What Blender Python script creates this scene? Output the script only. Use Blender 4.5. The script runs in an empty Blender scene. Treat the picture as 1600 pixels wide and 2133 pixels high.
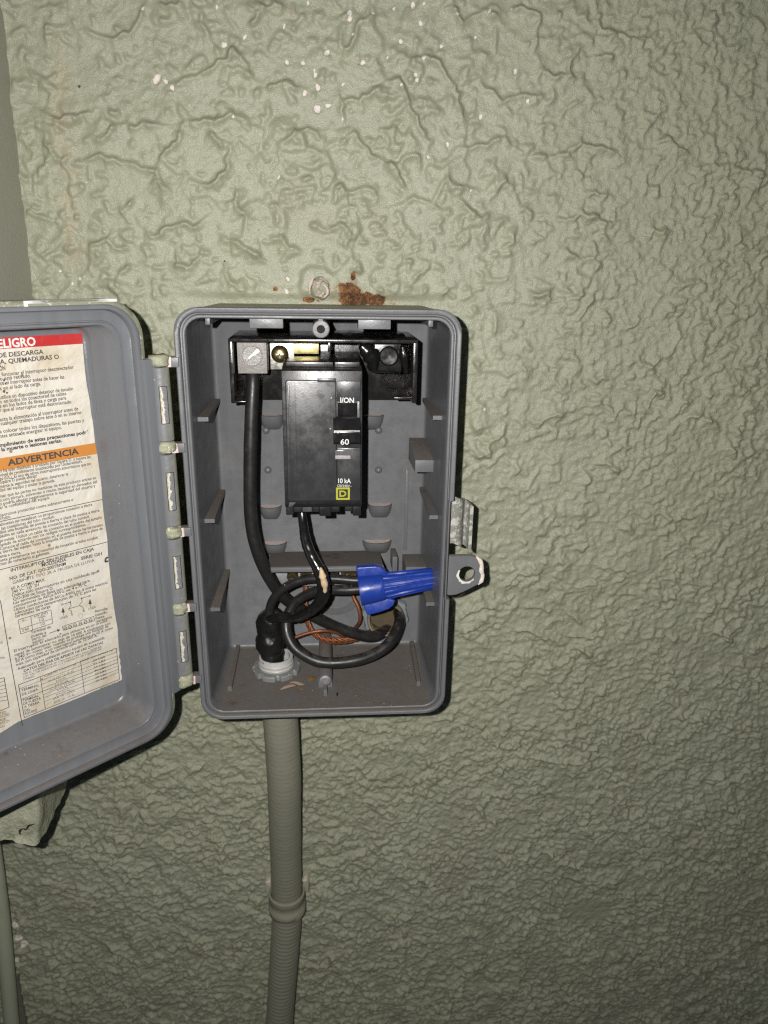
import bpy, bmesh, math, random
import numpy as np
from mathutils import Vector, Matrix, noise as mn
random.seed(7); np.random.seed(7)
SC = bpy.context.scene
COL = SC.collection
MM = 0.001
# ------------------------------------------------------------------ camera
# world: x right along the wall, y into the wall, z up; origin = top middle of the enclosure's rim (values in mm below)
CAM_F, CAM_CX, CAM_CY = 1535.4, 800.0, 1066.5
CAM_ROT = (math.radians(71.40701), math.radians(-0.83806), math.radians(-4.29311))
CAM_LOC = (2.8988, -342.4726, 19.1555)
cd = bpy.data.cameras.new('camera'); cam = bpy.data.objects.new('camera', cd); COL.objects.link(cam)
cam.location = [v*MM for v in CAM_LOC]; cam.rotation_euler = CAM_ROT
cd.sensor_fit = 'VERTICAL'; cd.sensor_height = 36; cd.lens = 36*CAM_F/2133
cd.clip_start = 0.01; cd.clip_end = 50
cd.dof.use_dof = True; cd.dof.focus_distance = 0.355; cd.dof.aperture_fstop = 16
SC.camera = cam
# ------------------------------------------------------------------ world + the phone's flash (the only light of the night photograph)
w = bpy.data.worlds.new('World'); SC.world = w; w.use_nodes = True
w.node_tree.nodes['Background'].inputs[0].default_value = (0.75, 0.9, 1.0, 1)
w.node_tree.nodes['Background'].inputs[1].default_value = 0.035
fl = bpy.data.lights.new('phone_flash', 'SPOT'); flo = bpy.data.objects.new('phone_flash', fl); COL.objects.link(flo)
fl.energy = 9.3; fl.color = (1.0, 0.975, 0.93); fl.shadow_soft_size = 0.0022
fl.spot_size = math.radians(155); fl.spot_blend = 1.0
flo.location = [v*MM for v in (-17, -342, 29)]
flo.rotation_euler = (math.radians(70), 0, math.radians(-6))
SC.view_settings.view_transform = 'Standard'; SC.view_settings.look = 'None'
SC.view_settings.exposure = 0; SC.view_settings.gamma = 1
SC.cycles.max_bounces = 6; SC.cycles.sample_clamp_indirect = 1.5; SC.cycles.caustics_reflective = False; SC.cycles.caustics_refractive = False
SC.cycles.use_denoising = False; SC.cycles.pixel_filter_type = 'BLACKMAN_HARRIS'; SC.cycles.filter_width = 1.25
# ------------------------------------------------------------------ geometry from measured points
Rm = Matrix.Rotation(CAM_ROT[2], 3, 'Z') @ Matrix.Rotation(CAM_ROT[1], 3, 'Y') @ Matrix.Rotation(CAM_ROT[0], 3, 'X')
Cv = Vector(CAM_LOC)
def ray(px, py): return Rm @ Vector(((px-CAM_CX)/CAM_F, -(py-CAM_CY)/CAM_F, -1.0))
def P(px, py, y):                       # measured photo point at a known depth y (mm) -> world mm
    v = ray(px, py); return Cv + v*((y-Cv.y)/v.y)
def PZ(px, py, z):
    v = ray(px, py); return Cv + v*((z-Cv.z)/v.z)
# the door: hinged at the left, stood open 138 degrees
DX, DY, DTH = -78.025, -8.777, 0.730769
DU = Vector((-math.cos(DTH), -math.sin(DTH), 0)); DN = Vector((-math.sin(DTH), math.cos(DTH), 0))
DO = Vector((DX, DY, 0))
def D(s, off, z): return DO + DU*s + DN*off + Vector((0, 0, z))
def DP(px, py, off):                    # measured photo point on a plane parallel to the door -> (s, z)
    v = ray(px, py); o = DO + DN*off
    X = Cv + v*((o-Cv).dot(DN)/v.dot(DN)); return ((X-o).dot(DU), X.z)
# ------------------------------------------------------------------ mesh helpers
class MB:
    def __init__(s): s.v = []; s.f = []; s.m = []
    def add(s, vs, fs, mi=0, T=None):
        b = len(s.v)
        s.v += [tuple(T(v)) if T else tuple(v) for v in vs]
        s.f += [tuple(i+b for i in f) for f in fs]
        s.m += [mi]*len(fs) if not isinstance(mi, list) else mi
        return s
    def box(s, x0, x1, y0, y1, z0, z1, bev=0.35, mi=0, T=None, seg=2):
        bm = bmesh.new(); bmesh.ops.create_cube(bm, size=1)
        for v in bm.verts: v.co = Vector(((x0+x1)/2+v.co.x*(x1-x0), (y0+y1)/2+v.co.y*(y1-y0), (z0+z1)/2+v.co.z*(z1-z0)))
        if bev: bmesh.ops.bevel(bm, geom=list(bm.edges), offset=bev, segments=seg, affect='EDGES', profile=0.6)
        s._bm(bm, mi, T); return s
    def prism(s, poly, a, b, T, bev=0.0, mi=0, seg=2):     # poly in local (u,v), extruded along w from a to b; T maps (u,v,w)
        bm = bmesh.new()
        lo = [bm.verts.new((u, v, a)) for u, v in poly]; hi = [bm.verts.new((u, v, b)) for u, v in poly]
        n = len(poly); bm.faces.new(lo[::-1]); bm.faces.new(hi)
        for i in range(n): bm.faces.new((lo[i], lo[(i+1) % n], hi[(i+1) % n], hi[i]))
        bmesh.ops.recalc_face_normals(bm, faces=list(bm.faces))
        if bev: bmesh.ops.bevel(bm, geom=list(bm.edges), offset=bev, segments=seg, affect='EDGES', profile=0.6)
        s._bm(bm, mi, T); return s
    def _bm(s, bm, mi, T):
        bm.verts.index_update()
        s.add([v.co.copy() for v in bm.verts], [[v.index for v in f.verts] for f in bm.faces], mi, T); bm.free()
    def loft(s, rings, mi=0, cap0=False, cap1=False, T=None, closed=True):
        n = len(rings[0]); vs = [p for r in rings for p in r]; fs = []; ms = []
        for k in range(len(rings)-1):
            for i in range(n if closed else n-1):
                j = (i+1) % n
                fs.append((k*n+i, k*n+j, (k+1)*n+j, (k+1)*n+i)); ms.append(mi[k] if isinstance(mi, list) else mi)
        if cap0: fs.append(tuple(range(n))[::-1]); ms.append(mi[0] if isinstance(mi, list) else mi)
        if cap1: fs.append(tuple((len(rings)-1)*n+i for i in range(n))); ms.append(mi[-1] if isinstance(mi, list) else mi)
        s.add(vs, fs, ms, T); return s
    def lathe(s, prof, o, ax, n=32, mi=0, ref=None, cap=True, fn=None):   # prof: (radius, height) along axis
        o = Vector(o); ax = Vector(ax).normalized()
        r = Vector(ref) if ref else (Vector((0, 0, 1)) if abs(ax.z) < .9 else Vector((1, 0, 0)))
        e1 = (r-ax*r.dot(ax)).normalized(); e2 = ax.cross(e1)
        rings = []
        for k, (rad, h) in enumerate(prof):
            rings.append([o+ax*h+(e1*math.cos(t)+e2*math.sin(t))*(rad*(fn(k, t) if fn else 1)) for t in [2*math.pi*i/n for i in range(n)]])
        s.loft(rings, mi, cap, cap); return s
    def tube(s, pts, rad, n=16, mi=0, step=1.2, fn=None, caps=True):
        pts, rr = spline(pts, rad, step)
        rings = []; prev = None; up = None; L = 0
        for i, p in enumerate(pts):
            t = (pts[min(i+1, len(pts)-1)]-pts[max(i-1, 0)]).normalized()
            if up is None:
                up = Vector((0, 0, 1)) if abs(t.z) < .9 else Vector((1, 0, 0))
            up = (up-t*up.dot(t)).normalized(); b = t.cross(up)
            if prev is not None: L += (p-prev).length
            prev = p
            rings.append([p+(up*math.cos(a)+b*math.sin(a))*(rr[i]*(fn(L, a, p) if fn else 1)) for a in [2*math.pi*k/n for k in range(n)]])
        s.loft(rings, mi, caps, caps); return s
def spline(pts, rad, step):
    pts = [Vector(p) for p in pts]; n = len(pts)
    if not isinstance(rad, (list, tuple)): rad = [rad]*n
    out = []; ro = []
    for i in range(n-1):
        p0 = pts[i-1] if i else pts[0]*2-pts[1]; p1 = pts[i]; p2 = pts[i+1]; p3 = pts[i+2] if i+2 < n else pts[-1]*2-pts[-2]
        k = max(2, int((p2-p1).length/step))
        for j in range(k):
            t = j/k
            out.append(0.5*((2*p1)+(p2-p0)*t+(2*p0-5*p1+4*p2-p3)*t*t+(3*p1-p0-3*p2+p3)*t**3)); ro.append(rad[i]+(rad[i+1]-rad[i])*t)
    out.append(pts[-1]); ro.append(rad[-1]); return out, ro
def thing(name, label, cat, base, group=None):
    o = bpy.data.objects.new(name, None); COL.objects.link(o); o.location = [c*MM for c in base]
    o.empty_display_size = 0.01
    o['label'] = label; o['category'] = cat; o['base'] = [float(c) for c in base]
    if group: o['group'] = group
    return o
def base_of(o):
    while o.parent: o = o.parent
    return o.get('base', (0, 0, 0))
def obj(name, mb, mats, parent=None, base=None, label=None, cat=None, kind=None, smooth=38, recalc=True, group=None):
    if not isinstance(mats, (list, tuple)): mats = [mats]
    b = base_of(parent) if parent else (base or (0, 0, 0))
    me = bpy.data.meshes.new(name)
    va = (np.array(mb.v, dtype=float)-np.array(b, dtype=float))*MM
    me.from_pydata(va.tolist(), [], mb.f)
    for m in mats: me.materials.append(m)
    me.polygons.foreach_set('material_index', mb.m)
    if recalc:
        bm = bmesh.new(); bm.from_mesh(me); bmesh.ops.recalc_face_normals(bm, faces=list(bm.faces)); bm.to_mesh(me); bm.free()
    me.polygons.foreach_set('use_smooth', [True]*len(me.polygons)); me.set_sharp_from_angle(angle=math.radians(smooth))
    me.update()
    o = bpy.data.objects.new(name, me); COL.objects.link(o)
    if parent: o.parent = parent
    else:
        o.location = [c*MM for c in b]; o['base'] = [float(c) for c in b]
    if label: o['label'] = label
    if cat: o['category'] = cat
    if kind: o['kind'] = kind
    if group: o['group'] = group
    return o
def nz(x, y, z, s): return mn.noise(Vector((x*s, y*s, z*s)))
# ------------------------------------------------------------------ materials
class NT:
    def __init__(s, name):
        s.mat = bpy.data.materials.new(name); s.mat.use_nodes = True; s.t = s.mat.node_tree
        s.b = s.t.nodes['Principled BSDF']; s.g = s.t.nodes.new('ShaderNodeNewGeometry'); s.pos = s.g.outputs['Position']
    def n(s, t, **k):
        x = s.t.nodes.new(t)
        for a, v in k.items(): setattr(x, a, v)
        return x
    def put(s, sock, v):
        if isinstance(v, bpy.types.NodeSocket): s.t.links.new(v, sock)
        elif isinstance(v, (tuple, list)) and len(v) == 3 and sock.type == 'RGBA': sock.default_value = (*v, 1)
        else: sock.default_value = v
    def noise(s, scale, detail=4, rough=.6, vec=None, dist=0):
        x = s.n('ShaderNodeTexNoise'); x.inputs['Scale'].default_value = scale; x.inputs['Detail'].default_value = detail
        x.inputs['Roughness'].default_value = rough; x.inputs['Distortion'].default_value = dist
        s.put(x.inputs['Vector'], vec or s.pos); return x.outputs['Fac']
    def ramp(s, v, a, b, lo=0.0, hi=1.0):
        x = s.n('ShaderNodeMapRange', interpolation_type='SMOOTHSTEP'); s.put(x.inputs[0], v)
        for i, q in zip((1, 2, 3, 4), (a, b, lo, hi)): s.put(x.inputs[i], q)
        return x.outputs[0]
    def math(s, op, a, b=0.0, c=0.0):
        x = s.n('ShaderNodeMath', operation=op); s.put(x.inputs[0], a); s.put(x.inputs[1], b); s.put(x.inputs[2], c); return x.outputs[0]
    def mix(s, f, a, b):
        x = s.n('ShaderNodeMix', data_type='RGBA'); s.put(x.inputs[0], f); s.put(x.inputs[6], a); s.put(x.inputs[7], b); return x.outputs[2]
    def scaled(s, x, y, z):
        m = s.n('ShaderNodeVectorMath', operation='MULTIPLY'); s.put(m.inputs[0], s.pos); m.inputs[1].default_value = (x, y, z); return m.outputs[0]
    def specks(s, scale, size, keep):                # sparse tiny dots
        x = s.n('ShaderNodeTexVoronoi'); x.inputs['Scale'].default_value = scale; s.put(x.inputs['Vector'], s.pos)
        d = s.ramp(x.outputs['Distance'], size, size*.6); sp = s.n('ShaderNodeSeparateColor'); s.put(sp.inputs[0], x.outputs['Color'])
        k = s.math('GREATER_THAN', sp.outputs[0], 1-keep); return s.math('MULTIPLY', d, k)
    def near(s, p, r0, r1, wob=0.004, ns=250):         # 1 inside a wobbly ball round p (mm)
        v = s.n('ShaderNodeVectorMath', operation='DISTANCE'); s.put(v.inputs[0], s.pos); v.inputs[1].default_value = [c*MM for c in p]
        d = s.math('MULTIPLY_ADD', s.noise(ns, 5, .7), wob, v.outputs['Value']); d = s.math('SUBTRACT', d, wob*.5)
        return s.ramp(d, r1*MM, r0*MM)
    def up(s, a=.5, b=.9):
        x = s.n('ShaderNodeSeparateXYZ'); s.put(x.inputs[0], s.g.outputs['True Normal']); return s.ramp(x.outputs[2], a, b)
    def bump(s, h, strength=.3, dist=.0005, prev=None):
        x = s.n('ShaderNodeBump'); s.put(x.inputs['Strength'], strength); x.inputs['Distance'].default_value = dist
        s.put(x.inputs['Height'], h)
        if prev: s.put(x.inputs['Normal'], prev)
        return x.outputs[0]
    def done(s, col, rough=.5, metal=0.0, spec=.5, nrm=None, coat=0):
        s.put(s.b.inputs['Base Color'], col); s.put(s.b.inputs['Roughness'], rough); s.put(s.b.inputs['Metallic'], metal)
        s.put(s.b.inputs['Specular IOR Level'], spec); s.put(s.b.inputs['Coat Weight'], coat)
        if nrm: s.put(s.b.inputs['Normal'], nrm)
        return s.mat
def simple(name, c, rough=.5, metal=0, var=.15, vs=300, bs=1500, bst=.15, bd=.0002, spec=.5, speck=None, speckc=(.6, .57, .5), coat=0):
    t = NT(name); f = t.noise(vs, 5, .65)
    col = t.mix(f, tuple(x*(1-var) for x in c), tuple(min(1, x*(1+var)) for x in c))
    if speck: col = t.mix(t.specks(*speck), col, speckc)
    r = t.ramp(t.noise(vs*1.7, 4), .3, .7, max(.02, rough-.1), min(1, rough+.1))
    return t.done(col, r, metal, spec, t.bump(t.noise(bs, 4), bst, bd) if bst else None, coat)
GREEN = (0.322, 0.328, 0.243); GREEN2 = (0.305, 0.312, 0.225)
GREY = (0.120, 0.1235, 0.132)
DUST = (0.20, 0.165, 0.135)
def m_wall():
    t = NT('stucco_paint'); at = t.n('ShaderNodeAttribute', attribute_name='marks'); sp = t.n('ShaderNodeSeparateColor'); t.put(sp.inputs[0], at.outputs['Color'])
    big = t.noise(14, 5, .6); mid = t.noise(90, 5, .6)
    dirt = t.ramp(t.noise(22, 7, .72), .50, .78, 0, .45); col = t.mix(t.ramp(big, .36, .64), GREEN, (0.300, 0.303, 0.222)); col = t.mix(t.ramp(mid, .45, .75, 0, .5), col, (0.350, 0.357, 0.268))
    col = t.mix(dirt, col, (.285, .272, .195)); col = t.mix(t.ramp(t.noise(1, 5, .65, t.scaled(75, 75, 5)), .56, .74, 0, .35), col, (.262, .252, .185)); st = t.math('MULTIPLY', sp.outputs[2], t.ramp(t.noise(120, 6, .7), .35, .65)); col = t.mix(st, col, (.40, .31, .19))
    rn = t.math('ADD', t.math('MULTIPLY', t.noise(2200, 4, .8), .55), t.math('MULTIPLY', t.noise(260, 4, .7), .45))
    rm = t.ramp(t.math('MULTIPLY_ADD', t.noise(520, 7, .85), 1.0, t.math('SUBTRACT', sp.outputs[1], .5)), .50, .64); col = t.mix(t.ramp(sp.outputs[1], .05, .9, 0, .75), col, (.30, .215, .115))
    rc = t.mix(t.ramp(rn, .44, .66), (.055, .022, .011), (.42, .215, .075)); col = t.mix(rm, col, rc)
    cm = t.ramp(t.math('MULTIPLY_ADD', t.noise(700, 4, .7), .9, t.math('SUBTRACT', sp.outputs[0], .45)), .40, .46); col = t.mix(cm, col, (.70, .63, .59))
    col = t.mix(t.specks(45, .035, .5), col, (.06, .05, .04))
    rough = t.ramp(t.noise(600, 4), .3, .7, .24, .40); rough = t.mix(t.math('MAXIMUM', rm, cm), rough, (.85, .85, .85))
    h = t.math('ADD', t.noise(620, 6, .62), t.math('MULTIPLY', t.noise(1900, 3), .35))
    fa = t.n('ShaderNodeAttribute', attribute_name='fine'); h = t.math('MULTIPLY', h, t.math('MULTIPLY_ADD', fa.outputs['Fac'], .55, .6))
    return t.done(col, rough, 0, .42, t.bump(h, .75, .0011))
def m_paint(name='green_paint', chip=.62, base=GREEN2, under=(.70, .65, .60), rust=False, sc=260, bump=.5):
    t = NT(name); col = t.mix(t.noise(60, 5), base, tuple(x*1.12 for x in base))
    col = t.mix(t.ramp(t.noise(35, 6, .7), .55, .75, 0, .45), col, (.24, .21, .15))
    c = t.ramp(t.noise(sc, 6, .65), chip, chip+.03); col = t.mix(c, col, under)
    if rust:
        k = t.near((15, 66, 2), 4, 9, .022, 500); k = t.math('MAXIMUM', k, t.near((13, 70, 12), 3, 5, .006, 500))
        col = t.mix(k, col, t.mix(t.ramp(t.noise(900, 5, .75), .38, .62), (.07, .025, .012), (.42, .20, .065)))
    h = t.math('ADD', t.noise(300, 5), t.math('MULTIPLY', c, .25))
    return t.done(col, .55, 0, .4, t.bump(h, bump, .0008))
def m_grey(name='grey_plastic', base=GREY, dust=.85, rough=.38):
    t = NT(name)
    streak = t.noise(1, 5, .6, t.scaled(220, 220, 12))
    col = t.mix(streak, tuple(x*.84 for x in base), tuple(x*1.16 for x in base))
    col = t.mix(t.ramp(t.noise(30, 6, .7), .55, .8, 0, .5), col, (.20, .195, .185))
    u = t.up(.5, .95); d = t.math('MULTIPLY', u, t.ramp(t.noise(70, 6, .7), .25, .65, dust*.45, dust))
    col = t.mix(d, col, t.mix(t.noise(500, 5, .7), (.05, .038, .030), (.175, .145, .12)))
    br = t.math('MULTIPLY', t.math('MULTIPLY', u, dust), t.ramp(t.noise(45, 5, .7), .58, .68)); col = t.mix(br, col, (.075, .04, .03))
    col = t.mix(t.ramp(t.noise(16, 6, .75), .52, .74, 0, .32), col, (.085, .078, .072)); col = t.mix(t.math('MULTIPLY', t.specks(150, .055, .45), t.ramp(t.noise(19, 4), .48, .6)), col, (.5, .48, .43)); col = t.mix(t.math('MULTIPLY', t.math('MULTIPLY', u, t.specks(330, .14, .5)), t.ramp(t.noise(24, 4), .5, .62)), col, (.5, .44, .34))
    r = t.math('MULTIPLY_ADD', d, .45, t.ramp(t.noise(130, 5), .3, .7, rough-.08, rough+.12))
    return t.done(col, r, 0, .5, t.bump(t.noise(900, 4, .6), .22, .00035))
def m_black(name, base=(.012, .012, .013), rough=.32, dusty=.35, coat=0, bs=1600, bst=.12, bd=.0002, speck=.25, sp=.5, bdet=4):
    t = NT(name); col = t.mix(t.noise(250, 5), tuple(x*.8 for x in base), tuple(x*1.3 for x in base))
    d = t.ramp(t.noise(85, 7, .75), .5, .8, 0, dusty*.35); d = t.math('ADD', d, t.math('MULTIPLY', t.up(.6, .98), t.ramp(t.noise(240, 6, .75), .42, .7, 0, dusty)))
    col = t.mix(d, col, (.15, .13, .11)); col = t.mix(t.specks(190, .07, speck), col, (.5, .46, .38))
    r = t.ramp(t.noise(180, 5, .7), .3, .7, rough-.08, rough+.1)
    return t.done(col, r, 0, sp, t.bump(t.noise(bs, bdet), bst, bd), coat)
M = dict(
    wall=m_wall(), paint=m_paint(), paint_box=m_paint('green_paint_box', .585, under=(.52,.46,.42), rust=True), paint_door=m_paint('green_paint_edge', .585, sc=170),
    paint_hinge=m_paint('green_paint_hinge', .56, (.27, .275, .19), (.52, .47, .40), sc=380, bump=1.0),
    barrel=None, grey=m_grey(), grey_door=m_grey('grey_door_plastic', (.134, .139, .151), .55, .24), shelf=m_grey('dusty_grey_plastic', GREY, 1.0, .5),
    black=m_black('black_plastic'), cover=m_black('black_cover_plastic', (.027, .027, .029), .30, .3), handle=m_black('black_handle_plastic', (.008, .008, .009), .25, .2),
    base=m_black('black_base_plastic', (.012, .011, .011), .22, .6), rubber=m_black('black_cable_rubber', (.013, .0125, .0125), .40, .45, sp=.45),
    tape=m_black('black_vinyl_tape', (.007, .007, .007), .20, .10, bs=110, bst=.18, bd=.0006, speck=.1, sp=.9, bdet=1),
    cloth_tape=m_black('matt_black_tape', (.006, .006, .006), .42, .12, bs=160, bst=.8, bd=.0012, speck=.06, bdet=2),
    lug=simple('cast_aluminium', (.24, .225, .21), .55, .25, .35, 400, 1300, .5, .0006, speck=(700, .2, .4), speckc=(.12, .1, .08)),
    screw=simple('steel_screw', (.17, .165, .16), .42, .4, .35, 700, 2000, .3, .0004), silver=simple('tinned_bar', (.72, .70, .62), .28, .9, .1, 120, 900, .1),
    brass=simple('brass', (.50, .42, .20), .38, .9, .2, 200), dbrass=simple('dark_brass', (.17, .135, .055), .34, .85, .3, 300),
    zinc=simple('zinc', (.28, .28, .29), .5, .5, .25, 300, speck=(400, .2, .4)), copper=simple('copper', (.24, .088, .040), .48, .6, .3, 500, 1500, .2),
    blue=simple('blue_plastic', (.012, .038, .26), .34, 0, .08, 200, 900, .1, .0002, speck=(260, .06, .3), speckc=(.3, .34, .5)),
    white=simple('white_plastic', (.42, .42, .40), .5, 0, .25, 260, speck=(300, .25, .5), speckc=(.16, .13, .1)),
    rusty=simple('rusty_bushing', (.13, .095, .05), .65, .1, .6, 180, 700, .6, .0008), lock=simple('grey_locknut', (.17, .175, .175), .5, 0, .3, 150, 700, .3, .0005, speck=(300, .15, .4)),
    locknut2=simple('zinc_locknut', (.24, .27, .28), .5, .3, .25, 200, 700, .3),
    ink=simple('black_ink', (.045, .042, .045), .6, 0, .1, 200, bst=0), wink=simple('white_ink', (.60, .60, .585), .5, 0, .05, 200, bst=0), yink=simple('yellow_ink', (.33, .33, .02), .45, 0, .08, 300, bst=0),
    bone=simple('worn_tape_tan', (.52, .39, .24), .7, 0, .35, 600, 1000, .5, .0006), leaf=simple('dry_leaf', (.33, .24, .165), .75, 0, .35, 500, 900, .5, .0006),
    amber=simple('amber_flake', (.20, .105, .03), .45, 0, .3, 400), hole=simple('dark_hole', (.004, .004, .004), .8, bst=0), dark=simple('dark_gap', (.01, .011, .009), .8, bst=0),
    pink=simple('bare_plaster', (.58, .47, .43), .85, 0, .2, 500, 900, .5, .0008), trimgrey=None)
def m_barrel():
    t = NT('hinge_barrel_plastic'); col = t.mix(t.noise(200, 5), (.125, .128, .135), (.17, .172, .18))
    x = t.n('ShaderNodeSeparateXYZ'); t.put(x.inputs[0], t.pos)
    g = t.ramp(t.math('MULTIPLY_ADD', t.noise(220, 6, .7), .006, x.outputs[0]), -.0672, -.0640, 0, .8); col = t.mix(g, col, (.255, .26, .185))
    col = t.mix(t.specks(260, .1, .5), col, (.5, .5, .45)); return t.done(col, .45, 0, .5, t.bump(t.noise(420, 5), .4, .0005))
M['barrel'] = m_barrel()
def m_window():                                        # remains of paint inside the hinge slots
    t = NT('peeling_paint'); x = t.n('ShaderNodeSeparateXYZ'); t.put(x.inputs[0], t.pos)
    e = t.math('MULTIPLY_ADD', t.noise(330, 6, .7), .0045, x.outputs[0])
    a = t.ramp(e, -.06915, -.06895); col = t.mix(a, (.30, .31, .21), (.55, .50, .42)); col = t.mix(t.ramp(e, -.0683, -.0681), col, (.15, .15, .165))
    return t.done(col, .6, 0, .4, t.bump(e, .6, .4))
M['window'] = m_window()
def m_pil():
    t = NT('band_paint'); x = t.n('ShaderNodeSeparateXYZ'); t.put(x.inputs[0], t.pos)
    top = t.ramp(x.outputs[2], -.16, -.10)
    col = t.mix(top, GREEN, (.37, .375, .315)); col = t.mix(t.specks(120, .08, .4), col, (.6, .6, .52))
    return t.done(col, .5, 0, .4, t.bump(t.noise(520, 6), t.math('MULTIPLY_ADD', top, -.8, 1.0), .0012))
M['trimgrey'] = m_pil()
def m_paper():
    t = NT('stained_paper'); st = t.ramp(t.noise(38, 6, .65), .42, .75); col = t.mix(st, (.56, .525, .465), (.47, .395, .275))
    col = t.mix(t.ramp(t.noise(90, 5, .7), .62, .8, 0, .6), col, (.36, .28, .19)); col = t.mix(t.specks(120, .1, .25), col, (.2, .16, .12))
    return t.done(col, .52, 0, .4, t.bump(t.math('ADD', t.noise(110, 4), t.math('MULTIPLY', t.noise(38, 3, .5, None, 1.5), 2.2)), .5, .0016))
M['paper'] = m_paper()
M['red'] = simple('red_print', (.40, .03, .03), .36, 0, .12, 90, 110, .4, .0012)
M['orange'] = simple('orange_print', (.47, .19, .04), .42, 0, .12, 90, 110, .3, .001)
# ------------------------------------------------------------------ the wall (relief computed on a grid, 0.8 mm where the photograph sees it)
WY = 74.0
def perlin(X, Y, seed):
    rs = np.random.RandomState(seed); perm = rs.permutation(256); ang = rs.rand(256)*2*np.pi
    xi = np.floor(X).astype(int); yi = np.floor(Y).astype(int); fx = X-xi; fy = Y-yi
    def g(ix, iy, dx, dy):
        a = ang[perm[(perm[ix & 255]+iy) & 255]]; return np.cos(a)*dx+np.sin(a)*dy
    u = fx**3*(fx*(fx*6-15)+10); v = fy**3*(fy*(fy*6-15)+10)
    a = g(xi, yi, fx, fy); b = g(xi+1, yi, fx-1, fy); c = g(xi, yi+1, fx, fy-1); d = g(xi+1, yi+1, fx-1, fy-1)
    return ((a+(b-a)*u)*(1-v)+(c+(d-c)*u)*v)*1.41
def fbm(X, Y, scale, seed, octv=4, gain=.5):
    r = 0; a = 1; X = X/scale; Y = Y/scale
    for k in range(octv): r = r+a*perlin(X+k*17.3, Y-k*9.1, seed+k); X = X*2; Y = Y*2; a *= gain
    return r
def sstep(x, a, b): t = np.clip((x-a)/(b-a), 0, 1); return t*t*(3-2*t)
CHIPS = [(298,20,6),(453,18,6),(510,78,8),(467,94,10),(327,165,12),(345,170,8),(360,185,7),(592,55,6),(642,6,7),(727,30,8),(728,42,7),(735,75,6),(777,30,6),(680,112,11),(755,132,7),(597,130,6),(631,132,7),(655,146,6),(657,158,8),(662,182,8),(714,176,6),(634,194,7),(661,227,9),(684,220,9),(714,250,4),(487,245,5),(581,371,6),(167,580,8),(152,590,6),(125,565,5),(597,607,7),(391,560,4),(600,582,6),
 (820,20,6),(860,12,9),(882,10,6),(875,50,7),(835,87,6),(882,122,8),(920,97,5),(990,80,6),(865,158,8),(868,168,6),(835,180,7),(1017,27,7),(1072,150,6),(932,302,8),(891,327,6),(1000,245,7),(980,398,5),(952,32,6),(1065,21,4),(1310,119,4),(1097,212,5),(807,120,5),(1007,851,6),(40,1950,16),(34,1925,12),(50,1965,12),(35,2000,10),(38,2030,8),(557,1843,6),(633,1842,7)]
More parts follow.
